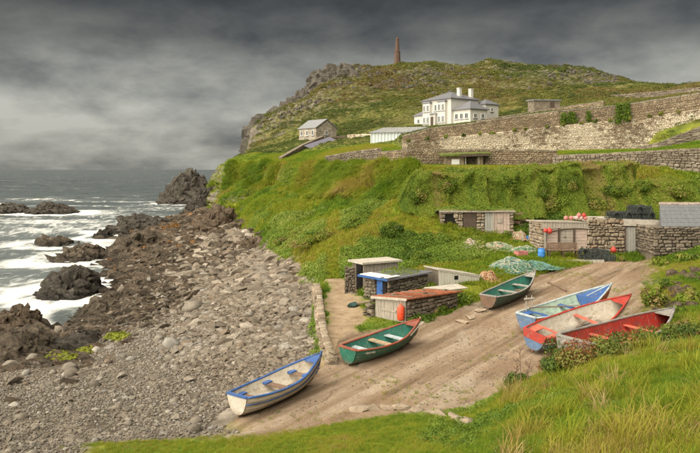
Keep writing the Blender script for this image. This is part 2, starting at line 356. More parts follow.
W_BEACH = np.where((R2 >= 8.0) & (UU > 319), 0, W_BEACH)
W_SLIP = np.where(near, 0, np.where(R2 < 5.04 + nz_u * .25, sig(ub - 216, 4) * sig(655 + 0 * ub - ub, 5), 0))
W_SLIP = np.maximum(W_SLIP, (sig(R2 - 2.05 - nz_u * .6, .06) * (R2 < 2.6)) * sig(ub - 180, 8) * sig(480 - ub, 8))
pc = np.interp(R2, [5, 6, 7, 8], [343, 345, 339, 334]); pw = np.interp(R2, [5, 6, 7, 8], [22, 18, 12, 7])
W_PATH = np.where((R2 >= 4.95) & (R2 < 8), sig(pw - np.abs(ub - pc), 2.0) * sig(UU - 319.5, .8), 0) * (W_SLIP < .5)
W_ROCK = np.clip(W_BEACH * np.clip(sig(D - np.interp(UU, [0, 100, 150, 190, 220, 240, 262, 290], [32, 34, 36, 38, 43, 50, 62, 90]) - nz_u * 14, 1.6), 0, 1), 0, 1)
GRASSY = np.clip(1 - W_BEACH - W_SLIP - W_PATH, 0, 1)
HEATH = np.clip(sig(R2 - RI['T3b'], .4) * (.55 + .9 * sig(UU - 585, 12) * sig(R2 - RI['T5'], .3)), 0, 1.4)
CRAG = np.clip(sig(R2 - RI['T4'] - .35, .15) * (.35 + sig(322 - UU + (R2 - RI['T5']) * 8, 6)) + sig(R2 - RI['TOE'], .2) * sig(222 + 8 * nz_u - UU, 3) * 1.2
               + .55 * sig(R2 - RI['T5'] - .25, .15) + .9 * sig(UU - 425, 8) * sig(470 - UU, 8) * sig(R2 - RI['T4'], .1) * sig(RI['T5'] - .2 - R2, .1), 0, 1)
LUSH = sig(RI['T2'] + .3 - R2, .15)
STEEPOK = np.clip(sig(R2 - RI['TOE'], .1) * sig(330 - UU, 40) + sig(R2 - RI['T3b'], .2), 0, 1)
# relief
def relief():
    amp_b = np.where(R2 < RI['TOP'] + .5, .55, 0) * sig(R2 - 7.9, .12) * (1 - sig(R2 - RI['TOP'], .25)) * GRASSY
    far = sig(R2 - RI['T3b'] - .15, .12)
    bk = np.clip((D - 38) / 10, 0, 1)
    dz = amp_b * bk * (2.6 * (fbm(X * .20, Y * .20, o=4, s=21) - .5) + 1.5 * (fbm(X * .55, Y * .22, o=3, s=23, ridged=True) - .62))
    lipz = sig(R2 - RI['LIP'] + .35, .12) * sig(RI['TOP'] + .1 - R2, .08) * GRASSY * sig(420 - UU, 12)
    dz += lipz * (1.5 * (fbm(X * .5, Y * .12, o=3, s=25, ridged=True) - .6) + .7 * (fbm(X * 1.2, Y * .5, o=2, s=27) - .5))
    dz += far * (6.0 * (fbm(X * .055, Y * .055, o=5, s=31) - .5) + 2.2 * CRAG * (fbm(X * .22, Y * .22, o=4, s=33, ridged=True) - .6))
    dz += .09 * (fbm(X * 1.6, Y * 1.6, o=4, s=41) - .5) * (1 - W_SLIP) + .035 * (fbm(X * 1.2, Y * 1.2, o=3, s=43) - .5) * W_SLIP
    rk = W_ROCK * np.clip((R2 < RI['TOP']) * 1., 0, 1)
    dz += rk * (1.25 * (fbm(X * .16, Y * .16, o=5, s=51, ridged=True, g=.55) - .62) + .5 * (fbm(X * .9, Y * .9, o=3, s=53, ridged=True) - .6))
    dz += W_BEACH * (1 - W_ROCK) * .30 * (fbm(X * .35, Y * .35, o=4, s=61) - .5)
    dz += sig(2.3 - R2, .1) * sig(R2 - .9, .1) * .30 * (fbm(X * .7, Y * .7, o=4, s=63) - .5) * sig(UU - 480, 20)
    cl = sig(R2 - RI['TOE'] + .1, .1) * sig(250 + (R2 > RI['T4']) * 60 - UU, 8) * (Z > -2) * (D > 90)
    dx = cl * 7.0 * (fbm(Y * .11, Z * .2 + X * .05, o=4, s=71, ridged=True) - .5)
    dz += cl * 2.6 * (fbm(X * .16, Y * .16, o=5, s=73, ridged=True) - .6)
    return dx, dz
dxr, dzr = relief(); X = X + dxr; Z = Z + dzr
# furrows of the ramp
sx = X * math.cos(SLIP_ANG) + Y * math.sin(SLIP_ANG); sy = -X * math.sin(SLIP_ANG) + Y * math.cos(SLIP_ANG)
_saw = (sy + .5 * np.sin(sx * .22) + .5 * (fbm(sx * .25, sy * .4, s=79) - .5)) / 2.1; _saw = _saw - np.floor(_saw)
Z += W_SLIP * (.17 * (np.where(_saw < .9, _saw / .9, (1 - _saw) / .1) - .5) * np.clip((fbm(sx * .1, sy * .35, s=78) - .35) * 6, 0, 1) + .05 * np.sin(sy * 2.6 + .6 * np.sin(sx * .3)) * (fbm(sx * .12, sy * .5, s=77) > .40) - .07 * sig(.18 - np.abs(sy - 9.2 - .25 * np.sin(sx * .25)), .05))
def ground_z(x, y):
    u = 350 + FOC * x / y; i = int(np.clip(np.searchsorted(U, u) - 1, 0, NU - 2)); t = (u - U[i]) / (U[i + 1] - U[i])
    return float(np.interp(y, D[:, i], Z[:, i]) * (1 - t) + np.interp(y, D[:, i + 1], Z[:, i + 1]) * t)
def hit(px, py):
    """where a line of sight from the photographer's eye first meets the ground"""
    i = int(np.clip(round(np.interp(px, U, np.arange(NU))), 0, NU - 1)); d = D[:, i]; zr = CAMZ - (py - HORIZON) / FOC * d
    k = np.nonzero((Z[:, i] >= zr) & (d > 3))[0]
    k = k[0] if len(k) else NR - 1
    dd = d[k]
    if k > 0:
        a = Z[k - 1, i] - zr[k - 1]; b = Z[k, i] - zr[k]; dd = d[k - 1] + (d[k] - d[k - 1]) * (-a / (b - a) if b != a else 1)
    return Vector(((px - 350) / FOC * dd, dd, CAMZ - (py - HORIZON) / FOC * dd))
def at(px, d, z=None):
    x = (px - 350) / FOC * d; return Vector((x, d, ground_z(x, d) if z is None else z))
def build_terrain():
    V = np.stack([X, Y, Z], -1).reshape(-1, 3); idx = np.arange(NR * NU).reshape(NR, NU)
    quads = np.stack([idx[:-1, :-1], idx[:-1, 1:], idx[1:, 1:], idx[1:, :-1]], -1)
    rm = (R2[:-1, :-1] + R2[1:, 1:]) / 2; um = (UU[:-1, :-1] + UU[1:, 1:]) / 2
    ws, wb, wp = (A[:-1, :-1] for A in (W_SLIP, W_BEACH, W_PATH))
    code = np.where(ws > .5, 1, np.where(wp > .5, 2, np.where(wb > .5, 3, np.where(rm < 2.5, 4, np.where(rm < RI['TOP'], 5, 6)))))
    names = {1: ('slipway', 'worn clay and concrete slipway running down to the shingle'), 2: ('path', 'sandy footpath climbing from the slipway along the sea wall'),
             3: ('beach', 'shingle and rock beach between the sea and the green bank'), 4: ('foreground_slope', 'grassy slope in the foreground beside the slipway'),
             5: ('bank', 'green coastal bank behind the huts'), 6: ('headland', 'grassy headland hill rising behind the house')}
    for c, (n, lab) in names.items():
        q = quads[code == c]; used, inv = np.unique(q, return_inverse=True)
        me = grid_mesh(n, V[used], inv.reshape(-1, 4), GROUND)
        for an, A in (('w_slip', W_SLIP), ('w_beach', W_BEACH), ('w_path', W_PATH), ('w_rock', W_ROCK), ('heath', HEATH), ('crag', CRAG), ('steepok', STEEPOK), ('lush', LUSH)):
            attr(me, an, A.reshape(-1)[used])
        tag(obj(n, me), lab, None, None, 'structure')
build_terrain()
# ------------------------------------------------------------------ sea
def build_sea():
    M = Mat('sea_water', .22, .5); q = M.pos()
    foam_n = M.noise(M.map(q, (1, .45, 1), (0, 0, .2)), .55, 8, .68, .8); lace = M.voro(M.map(q, (1, .6, 1)), .9, 'DISTANCE_TO_EDGE')
    f = M.attr('foam')
    fm = M.math('ADD', f, M.math('MULTIPLY', M.math('SUBTRACT', foam_n, .5), 1.9))
    fm = M.math('ADD', fm, M.math('MULTIPLY', M.math('SUBTRACT', .12, lace), .5))
    fac = M.ramp(fm, [(.34, 0), (.56, .42), (.86, 1)])
    water = M.ramp(M.noise(M.map(q, (.25, 1, 1)), .05, 5, .6), [(.3, (.048, .063, .064)), (.7, (.085, .102, .102))])
    milky = M.mix(M.ramp(f, [(.05, 0), (.6, .85)]), water, (.20, .22, .21))
    M.col(M.mix(fac, milky, (.72, .72, .69)))
    M.roughness(M.ramp(fac, [(0, .26), (.6, .85)]))
    M.bump(M.noise(M.map(q, (.35, 1, 1)), 1.3, 6, .65, .3), .6, .35)
    us = np.concatenate([np.arange(-450, -40, 20.), np.arange(-40, 262, 1.6), np.arange(262, 1151, 30.)])
    ds = [26.]
    while ds[-1] < 9000: ds.append(ds[-1] * (1.0085 if ds[-1] < 700 else 1.03))
    ds = np.array(ds); uu, dd = np.meshgrid(us, ds); x = (uu - 350) / FOC * dd; y = dd
    zt = np.zeros_like(x); it = np.clip(np.searchsorted(U, us) - 1, 0, NU - 1)
    for k in range(len(us)): zt[:, k] = np.interp(ds, D[:, it[k]], Z[:, it[k]])
    sw = fbm(x * .035 + y * .008, y * .11, o=4, s=81) - .5; ch = fbm(x * .25, y * .6, o=3, s=83) - .5
    fade = np.clip((dd - 30) / 60, .25, 1) * np.clip(900 / dd, 0, 1)
    z = (1.5 * sw + .45 * ch) * fade * .8
    # surf: broken water along the shore and trails of foam drifting off it
    shore = np.exp(-np.clip(-zt - .2, 0, 9) * .9)
    band = np.exp(-((dd - np.interp(uu, [-450, 0, 60, 120, 180, 262], [120, 118, 128, 150, 185, 195])) / np.interp(uu, [-450, 0, 200], [55, 58, 55])) ** 2)
    inner = sig(115 - dd, 15)
    streak = fbm(x * .05 + y * .012, y * .16, o=4, s=85)
    foam = .30 * shore + .26 * band + .10 * inner + .9 * (streak - .5)
    caps = np.clip((fbm(x * .045, y * .12, o=3, s=87, ridged=True) - .80) * 5, 0, 1) * (dd > 170) * np.clip(1500 / dd, 0, 1)
    foam = np.clip(foam, -.3, 1.1) * sig(235 - dd, 18) + np.clip(caps * .5, 0, .5)
    foam = np.where(uu > 262, 0, foam)
    for (pc_, dr, hw) in ((9, 152, 17), (52, 152, 28), (104, 100, 9), (58, 90, 26), (80, 75, 34), (72, 53.5, 31), (140, 108, 30), (130, 82, 30), (188, 192, 25), (100, 47, 26)):
        rx_ = hw * dr / FOC; dist = np.hypot((x - (pc_ - 350) / FOC * dr) / (rx_ + 2.0), (y - dr) / (rx_ * .5 + 4.0)); foam = foam + .55 * np.exp(-((dist - .95) / .38) ** 2)
    calm = np.exp(-(((uu - 62) / 24) ** 2 + ((dd - 44) / 4.5) ** 2)); foam = foam * (1 - .85 * calm); z *= (1 - calm)
    V = np.stack([x, y, z], -1).reshape(-1, 3); idx = np.arange(V.shape[0]).reshape(x.shape)
    qd = np.stack([idx[:-1, :-1], idx[:-1, 1:], idx[1:, 1:], idx[1:, :-1]], -1).reshape(-1, 4)
    me = grid_mesh('sea', V, qd, M.m); attr(me, 'foam', foam.reshape(-1))
    tag(obj('sea', me), 'grey choppy sea with white surf breaking on the rocks', None, None, 'structure')
build_sea()
# ------------------------------------------------------------------ rocks
def rock_mat(name, lo, mid, hi, lichen=None, scale=1.0, wet=True):
    M = Mat(name, .88, .25); q = M.pos()
    n = M.noise(q, 1.3 * scale, 8, .68, .5); c = M.ramp(n, [(.28, lo), (.5, mid), (.74, hi)])
    c = M.mix(M.ramp(M.noise(q, 5 * scale, 4, .6), [(.40, .55), (.60, 0)]), c, tuple(v * .45 for v in lo))
    if lichen: c = M.mix(M.ramp(M.noise(q, .9, 5, .6), [(.50, 0), (.60, .85)]), c, lichen)
    if wet:
        w = M.ramp(M.sep(q, 2), [(.15, 1), (.7, 0)]); c = M.mix(M.math('MULTIPLY', w, .6), c, (.035, .032, .028))
    M.col(c); M.bump(M.noise(q, 3.2 * scale, 9, .72, .3), 1.0, .5 / scale); return M.m
ROCK = rock_mat('shore_rock', (.062, .049, .035), (.155, .121, .085), (.290, .232, .160))
ROCK_WARM = rock_mat('brown_rock', (.085, .060, .038), (.190, .138, .092), (.320, .250, .172))
ROCK_GREY = rock_mat('dark_grey_rock', (.044, .038, .030), (.108, .093, .074), (.210, .183, .145))
ROCK_LICHEN = rock_mat('lichen_rock', (.10, .065, .035), (.24, .125, .045), (.36, .20, .085), (.42, .19, .04))
def hull(points):
    bm = bmesh.new()
    for q in points: bm.verts.new(q)
    bmesh.ops.convex_hull(bm, input=bm.verts[:])
    for v in [v for v in bm.verts if not v.link_faces]: bm.verts.remove(v)
    bm.verts.index_update(); V = [v.co.copy() for v in bm.verts]; F = [[v.index for v in f.verts] for f in bm.faces]; bm.free(); return V, F
def chunk(rx, ry, rz, n=13, R=random, box=.55):
    pts = []
    for _ in range(n):
        v = Vector((R.gauss(0, 1), R.gauss(0, 1), R.gauss(0, 1))).normalized()
        m = max(abs(v.x), abs(v.y), abs(v.z)); v = v * (1 - box) + v / m * box * .8
        pts.append((v.x * rx, v.y * ry, v.z * rz))
    return hull(pts)
def outcrop(name, label, px0, px1, py0, py1, d, depth, n, m, zb=None, prof=None, seed=1, dip=.35, group=None, cat='rock', blocky=1.0):
    """a ragged mass of fractured blocks standing on the shore"""
    R = random.Random(seed); a = (px1 - px0) / 2 * d / FOC; b = depth / 2; cx = ((px0 + px1) / 2 - 350) / FOC * d
    base = (CAMZ - (py1 - HORIZON) / FOC * d) if zb is None else zb
    base = min(base, ground_z(cx, d) - .15) if zb is None and d < 150 else base
    h = ((CAMZ - (py0 - HORIZON) / FOC * (d + b * .3)) - base) * 1.12
    mb = MB(); strike = R.uniform(-.5, .5)
    tw = Matrix.Rotation(strike, 3, 'Z') @ Matrix.Rotation(dip, 3, 'Y')
    for k in range(n):
        th = R.uniform(0, 2 * math.pi); rr = math.sqrt(R.random()) * .97
        x, y = math.cos(th) * rr, math.sin(th) * rr
        env = (1 - rr ** 2.2) ** .55
        if prof: env *= float(np.interp(x, [q[0] for q in prof], [q[1] for q in prof]))
        top = h * env * (R.uniform(.55, 1.05) if dip >= .2 else R.uniform(.6, .98)); s = (.07 + .24 * R.random() ** 2.6) * min(max(h, .7) * 1.3, a * .8) * blocky
        rz = max(s * R.uniform(.5, .8), top * .55) if dip < .2 else max(s * R.uniform(.5, 1.0), top * .35)
        V, F = chunk(s * R.uniform(1.0, 2.2), s * R.uniform(.7, 1.4), rz * R.uniform(.7, 1), 13, R)
        rot = tw @ Matrix.Rotation(R.uniform(-.35, .35), 3, 'Z') @ Matrix.Rotation(R.uniform(-.25, .25), 3, 'X')
        c = Vector((x * a, y * b, max(top - rz * .85, -.25 * rz)))
        mb.add([rot @ v + c for v in V], F)
    # the solid heart of the mass
    core = [(math.cos(t) * a * q, math.sin(t) * b * q, z * h) for q, z in (((.98, -.35), (.8, .18), (.45, .5)) if dip >= .2 else ((.98, -.35), (.9, .4), (.55, .8))) for t in np.linspace(0, 6.28, 11)[:-1]]
    mb.add(*hull(core))
    o = mb.build(name, m, loc=(cx, d, base)); return tag(o, label, cat, group)
OUT = [
 ('sea_rock', 'dark craggy islet rock at the far tip of the headland', 163, 214, 170.5, 205, 192, 16, 150, ROCK_GREY, [(-1, .55), (-.55, .85), (0, 1), (.5, .9), (1, .7)], 3),
 ('sea_rock', 'small dark rock in the surf at the left edge of the photo', -8, 27, 202.5, 212, 152, 8, 40, ROCK_GREY, None, 4),
 ('sea_rock', 'long low dark rock in the surf below the sea horizon', 24, 80, 201.5, 212.5, 152, 9, 60, ROCK_GREY, [(-1, .6), (-.6, .5), (-.2, 1), (.4, .8), (1, .3)], 5),
 ('sea_rock', 'small wet rock poking out of white foam', 95, 114, 227.5, 235.5, 100, 4, 24, ROCK_GREY, None, 6),
 ('reef', 'flat brown reef awash in the surf, farther half', 32, 84, 236, 246, 90, 8, 60, ROCK, None, 7),
 ('reef', 'flat brown reef awash in the surf, nearer half', 46, 114, 243, 260.5, 75, 9, 80, ROCK, [(-1, .5), (-.3, .8), (.3, 1), (1, .6)], 8),
 ('rock_outcrop', 'craggy ridge at the upper edge of the foreshore rocks', 112, 172, 212, 231, 108, 12, 110, ROCK_GREY, [(-1, .5), (-.5, .9), (.2, .8), (.7, 1), (1, .8)], 9),
 ('rock_outcrop', 'stepped brown crag beside the surf below the craggy ridge', 108, 172, 229, 263, 80, 13, 150, ROCK, [(-1, .5), (-.4, .85), (.1, 1), (1, .75)], 10),
 ('rock_outcrop', 'rounded dark seaweed covered rock standing in the foam', 41, 104, 266, 294, 53.5, 6, 110, ROCK_GREY, [(-1, .6), (-.5, .9), (0, 1), (.5, .95), (1, .4)], 11),
 ('rock_outcrop', 'jagged dark crag above the green tide pool', 74, 142, 286, 327, 45.5, 7, 150, ROCK, [(-1, .4), (-.5, .7), (0, .8), (.5, 1), (1, .9)], 12),
 ('rock_outcrop', 'broken brown ledge between the jagged crag and the shingle', 128, 205, 266, 306, 55, 9, 160, ROCK, [(-1, .8), (-.3, 1), (.3, .8), (1, .5)], 13),
 ('rock_outcrop', 'brown ledge in the middle of the beach under the cliff', 150, 226, 236, 266, 74, 12, 150, ROCK_WARM, [(-1, .7), (-.2, .9), (.4, 1), (1, .6)], 14),
 ('rock_outcrop', 'orange lichen covered rock near the top of the beach', 160, 190, 223, 236, 97, 7, 40, ROCK_LICHEN, None, 15),
 ('rock_outcrop', 'dark rock shelf at the left end of the shingle', -30, 64, 324, 362, 33.5, 5, 150, ROCK, [(-1, .8), (-.2, .8), (.3, 1), (1, .6)], 16),
 ('rock_outcrop', 'dark ragged rock shelf between the shingle and the tide pool', 48, 114, 328, 360, 34, 4, 110, ROCK_GREY, [(-1, .8), (0, 1), (.6, .7), (1, .3)], 17),
 ('rock_outcrop', 'light brown slab of rock beside the still tide pool', -25, 46, 302, 327, 41, 5, 70, ROCK_WARM, [(-1, .5), (-.2, .8), (.35, 1), (1, .2)], 18),
 ('cliff_rock', 'rust brown crag at the foot of the green cliff', 196, 243, 205, 236, 84, 9, 120, ROCK_WARM, [(-1, .8), (-.2, 1), (.5, .9), (1, .5)], 19),
 ('cliff_rock', 'dark crag at the seaward end of the green cliff', 186, 216, 184, 214, 128, 10, 110, ROCK_GREY, [(-1, .35), (0, .8), (.6, 1), (1, .9)], 20),
 ('cliff_rock', 'small rusty rock face showing through the grass bluff', 352, 364, 195, 207, 62.5, 2.5, 30, ROCK_WARM, None, 23),
 ('cliff_rock', 'brown boulders tumbled below the hanging grass of the bluff', 236, 282, 236, 258, 60, 5, 90, ROCK_WARM, None, 21),
]
for (n, lab, x0, x1, y0, y1, d, dep, cnt, m, prof, sd) in OUT: outcrop(n, lab, x0, x1, y0, y1, d, dep, int(cnt * 4.5), m, None, prof, sd)
CRAGM = rock_mat('crag_rock', (.070, .061, .047), (.150, .132, .105), (.24, .215, .172), wet=False, scale=.5)
def skyline_cliff():
    R = random.Random(44); L = [(247, 168), (248.5, 152), (251, 133), (258, 124), (266, 118), (278, 112), (290, 107), (300, 98.5), (307, 93), (312, 88), (316, 80), (322, 76), (335, 71.5), (346, 69)]; lu = [q[0] for q in L]; ly = [q[1] for q in L]
    org = W_(290, 110, 310); mb = MB()
    for k in range(1150):
        t = R.random(); f = t * (len(L) - 1); i = min(int(f), len(L) - 2); f -= i; u = lu[i] * (1 - f) + lu[i + 1] * f; y = ly[i] * (1 - f) + ly[i + 1] * f
        q = R.random() ** 1.7; wd = 22 * (.55 + .6 * mnoise(Vector((t * 9, 3, 1)))) * (1 - .5 * max(0, t - .8) / .2); u2 = u + q * wd * .75; y2 = y + q * wd * .8 + R.uniform(-.6, 1.2); d = 306 + 26 * t - q * 12
        s = R.uniform(.9, 2.2) * (1 + 1.6 * R.random() ** 3); V, F = chunk(s * R.uniform(.8, 1.5), s * R.uniform(.8, 1.3), s * R.uniform(.7, 1.5), 13, R, .6); rot = Matrix.Rotation(R.uniform(-.4, .4), 3, 'Z') @ Matrix.Rotation(.25 + R.uniform(-.2, .2), 3, 'Y'); c = W_(u2, y2 + s * .12 * FOC / d, d) - org
        mb.add([rot @ v + c for v in V], F)
    tag(mb.build('sea_cliff', CRAGM, loc=org), 'continuous craggy grey cliff stepping down the left skyline of the headland', 'cliff')
def W_(px, py, d): return Vector(((px - 350) / FOC * d, d, CAMZ - (py - HORIZON) / FOC * d))
skyline_cliff()
outcrop('crag', 'grey crag on the hillside right behind the white house roof', 428, 472, 90, 104, 262, 8, 90, CRAGM, None, None, 44, blocky=.9)
# ------------------------------------------------------------------ scattering on the ground
dD = np.gradient(D, axis=0); dU = np.gradient(UU, axis=1); CELL = np.abs(dD * dU * D / FOC)
def sample(n, weight, g=rng):
    w = (weight * CELL)[1:-1, 1:-1].ravel(); w = w / w.sum()
    k = g.choice(len(w), n, p=w); i = k // (NU - 2) + 1; j = k % (NU - 2) + 1
    a = g.uniform(-.5, .5, n); b = g.uniform(-.5, .5, n)
    i2 = np.clip(i + np.sign(a).astype(int), 0, NR - 1); j2 = np.clip(j + np.sign(b).astype(int), 0, NU - 1); a = np.abs(a); b = np.abs(b)
    def f(A): return A[i, j] * (1 - a - b) + A[i2, j] * a + A[i, j2] * b
    nx = -(Z[i, j2] - Z[i, j]) / np.where(np.abs(X[i, j2] - X[i, j]) < 1e-6, 1e-6, X[i, j2] - X[i, j])
    return np.stack([f(X), f(Y), f(Z)], -1), i, j
PROTO = bpy.data.collections.new('prototypes')
def proto(name, V, F, m, smooth=False):
    o = bpy.data.objects.new(name, mesh_np(name, V, F, m, smooth)); PROTO.objects.link(o); return o
def scatter(name, pts, rot, sc, tint, var, protos, label, kind='stuff', cat=None):
    me = bpy.data.meshes.new(name); me.vertices.add(len(pts)); me.vertices.foreach_set('co', np.asarray(pts, np.float32).ravel())
    attr(me, 'rot', rot, 'FLOAT_VECTOR'); sc = np.asarray(sc); sc = np.repeat(sc[:, None], 3, 1) if sc.ndim == 1 else sc
    attr(me, 'sc', sc, 'FLOAT_VECTOR'); attr(me, 'tint', tint); attr(me, 'var', var, 'INT')
    o = obj(name, me); tag(o, label, cat, None, kind)
    ng = bpy.data.node_groups.new(name + '_scatter', 'GeometryNodeTree'); ng.interface.new_socket('Geometry', in_out='INPUT', socket_type='NodeSocketGeometry'); ng.interface.new_socket('Geometry', in_out='OUTPUT', socket_type='NodeSocketGeometry')
    N, L = ng.nodes, ng.links; gi = N.new('NodeGroupInput'); go = N.new('NodeGroupOutput'); jn = N.new('GeometryNodeJoinGeometry')
    def named(a, t):
        n = N.new('GeometryNodeInputNamedAttribute'); n.data_type = t; n.inputs['Name'].default_value = a; return n.outputs['Attribute']
    rv, sv, vv = named('rot', 'FLOAT_VECTOR'), named('sc', 'FLOAT_VECTOR'), named('var', 'INT')
    for k, po in enumerate(protos):
        oi = N.new('GeometryNodeObjectInfo'); oi.inputs['Object'].default_value = po; oi.inputs['As Instance'].default_value = True
        cmp = N.new('FunctionNodeCompare'); cmp.data_type = 'INT'; cmp.operation = 'EQUAL'
        ia = [s for s in cmp.inputs if s.type == 'INT' and s.enabled]; L.new(vv, ia[0]); ia[1].default_value = k
        ip = N.new('GeometryNodeInstanceOnPoints'); L.new(gi.outputs[0], ip.inputs['Points']); L.new(cmp.outputs[0], ip.inputs['Selection'])
        L.new(oi.outputs['Geometry'], ip.inputs['Instance'])
        e2r = N.new('FunctionNodeEulerToRotation'); L.new(rv, e2r.inputs[0]); L.new(e2r.outputs[0], ip.inputs['Rotation']); L.new(sv, ip.inputs['Scale'])
        L.new(ip.outputs[0], jn.inputs[0])
    L.new(jn.outputs[0], go.inputs[0]); md = o.modifiers.new('scatter', 'NODES'); md.node_group = ng; return o
# shingle: boulders one by one, the small stones as a mass
def stone_mat():
    M = Mat('beach_stone', .9, .2); q = M.co('Object'); r = M.rand()
    c = M.ramp(r, [(0, (.125, .104, .080)), (.25, (.220, .190, .148)), (.5, (.280, .248, .200)), (.66, (.195, .150, .107)), (.8, (.260, .248, .222)), (.93, (.36, .325, .272)), (1, (.50, .46, .395))])
    c = M.mix(M.math('MULTIPLY', M.attr('tint', 'INSTANCER'), .5), c, M.mix(r, (.11, .08, .052), (.30, .225, .15)))
    c = M.mix(M.ramp(M.noise(q, 3.5, 6, .65), [(.35, .6), (.62, 0)]), c, (.09, .077, .062)); M.col(c); M.bump(M.noise(q, 6, 6, .7), .6, .08); return M.m
STONE = stone_mat()
Rr = random.Random(5)
STONES = [proto('stone', *chunk(.5, .5 * Rr.uniform(.6, .9), .5 * Rr.uniform(.4, .65), 12 if k < 3 else 26, Rr, .25 if k < 3 else .05), STONE, k >= 3) for k in range(6)]
BOAT_KEEP = []      # (x, y, radius) kept free of stones and tall grass
def keep(px, py, r): q = slp(px, py); BOAT_KEEP.append(((q[0] - 350) / FOC * q[1], q[1], r))
for a in ((240, 415), (275, 395), (310, 378)): keep(*a, .75)
for a in ((360, 360), (385, 350), (412, 338)): keep(*a, 1.1)
HUT_KEEP = [((386 - 350) / FOC * 27.4, 27.4, .95), ((372 - 350) / FOC * 28.2, 28.2, .8), ((402 - 350) / FOC * 27.0, 27.0, .6), ((452 - 350) / FOC * 31.9, 31.9, .75), ((470 - 350) / FOC * 32.2, 32.2, .7), ((370 - 350) / FOC * 31.2, 31.2, .7)]
def clear(P):
    ok = np.ones(len(P), bool)
    for (x, y, r) in HUT_KEEP: ok &= np.hypot(P[:, 0] - x, P[:, 1] - y) > r
    for (x, y, r) in BOAT_KEEP: ok &= np.hypot(P[:, 0] - x, P[:, 1] - y) > r
    return ok
wst = W_BEACH * (W_BEACH > .6) * (Z > -.15) * (UU > -60) * (UU < 318)
P, i_, j_ = sample(95000, wst * np.clip(1.6 - W_ROCK[:, :] * 1.0, .2, 2) * (25 / D) ** 1.25)
s_ = (.05 + .16 * rng.random(len(P)) ** 2.8) * np.clip(P[:, 1] / 24, .8, 3.2); s_ *= np.where(rng.random(len(P)) < .05, 1.9, 1)
up_ = 350 + FOC * P[:, 0] / P[:, 1]; rub = sig(up_ - 175 - np.clip(26 - P[:, 1], 0, 9) * 9 + 40 * (fbm(P[:, 0] * .2, P[:, 1] * .2, s=65) - .5), 14); s_ *= .50 + 1.15 * rub; s_ *= .65 + .9 * vnoise((P[:, 0] * .55 + P[:, 1] * .83) * .35, P[:, 0] * .06, s=69); tnt = np.clip(rub * .9 + .5 * (fbm(P[:, 0] * .3, P[:, 1] * .3, s=67) - .45), 0, 1)
ok = clear(P) & ~((P[:, 1] < 26) & (s_ > .42)); P, s_, tnt = P[ok], s_[ok], tnt[ok]; n = len(P)
scatter('shingle', P + np.array([0, 0, .02]), np.stack([rng.uniform(-.4, .4, n), rng.uniform(-.4, .4, n), rng.uniform(0, 6.28, n)], -1), s_, tnt, np.where(rng.random(n) < .30 + .9 * tnt, rng.integers(0, 3, n), rng.integers(3, 6, n)), STONES, 'grey and buff shingle covering the beach')
P, i_, j_ = sample(600, wst * (UU > 2) * (1.15 - W_ROCK) * (25 / D) ** 1.6); P = P[clear(P)][:230]
for q in P:
    o = bpy.data.objects.new('boulder', STONES[Rr.randrange(6)].data); s = Rr.uniform(.28, .5) * (1 + (Rr.random() < .12) * .7) * min(max(q[1] / 24, .85), 2.1)
    o.location = (q[0], q[1], q[2] + s * .08); o.scale = (s, s, s); o.rotation_euler = (Rr.uniform(-.3, .3), Rr.uniform(-.3, .3), Rr.uniform(0, 6.28)); link(o)
    tag(o, 'rough buff or grey boulder lying loose on the shingle beach', 'boulder', 'boulders on the shingle beach')
# broken rock of the foreshore
RCH = [proto('rubble', *chunk(.5, .5 * Rr.uniform(.6, .9), .5 * Rr.uniform(.35, .75), 13, Rr, .5), (ROCK, ROCK_WARM, ROCK, ROCK, ROCK_WARM, ROCK_LICHEN)[k]) for k in range(6)]
P, i_, j_ = sample(9500, W_ROCK * (R2 < RI['MID'] + .3) * (Z > -.35) * (UU > -20) * (UU < 320) * (50 / D) ** 1.1); n = len(P)
sr = (.35 + 1.0 * rng.random(n) ** 2.6) * np.clip(P[:, 1] / 55, .7, 2.0); vr = rng.integers(0, 5, n); vr[(rng.random(n) < .04) & (P[:, 1] > 62)] = 5
scatter('foreshore_rubble', P - np.array([0, 0, .08]) * 1., np.stack([rng.normal(0, .25, n), rng.normal(.25, .2, n), rng.normal(.3, .5, n)], -1), np.stack([sr * 1.35, sr, sr * rng.uniform(.6, 1.2, n)], -1), rng.random(n), vr, RCH, 'broken brown rock covering the foreshore')
# ------------------------------------------------------------------ grass
def veg_mat(name, stops, trans=.35, vary=.35, use_tint=True, rough=.75):
    M = Mat(name, rough, .25); r = M.rand()
    f = M.math('ADD', M.math('MULTIPLY', M.attr('tint', 'INSTANCER'), 1 - vary), M.math('MULTIPLY', r, vary)) if use_tint else M.attr('tint')
    c = M.ramp(f, stops); M.col(c)
    tr = M.N.new('ShaderNodeBsdfTranslucent'); M.L.new(c, tr.inputs[0]); mx = M.N.new('ShaderNodeMixShader'); mx.inputs[0].default_value = trans
    out = M.N['Material Output']; M.L.new(M.b.outputs[0], mx.inputs[1]); M.L.new(tr.outputs[0], mx.inputs[2]); M.L.new(mx.outputs[0], out.inputs[0]); return M.m
GRASS = veg_mat('grass_blades', [(0, (.050, .112, .010)), (.22, (.115, .200, .012)), (.42, (.210, .262, .016)), (.60, (.285, .275, .028)), (.8, (.310, .225, .060)), (1, (.38, .29, .13))])
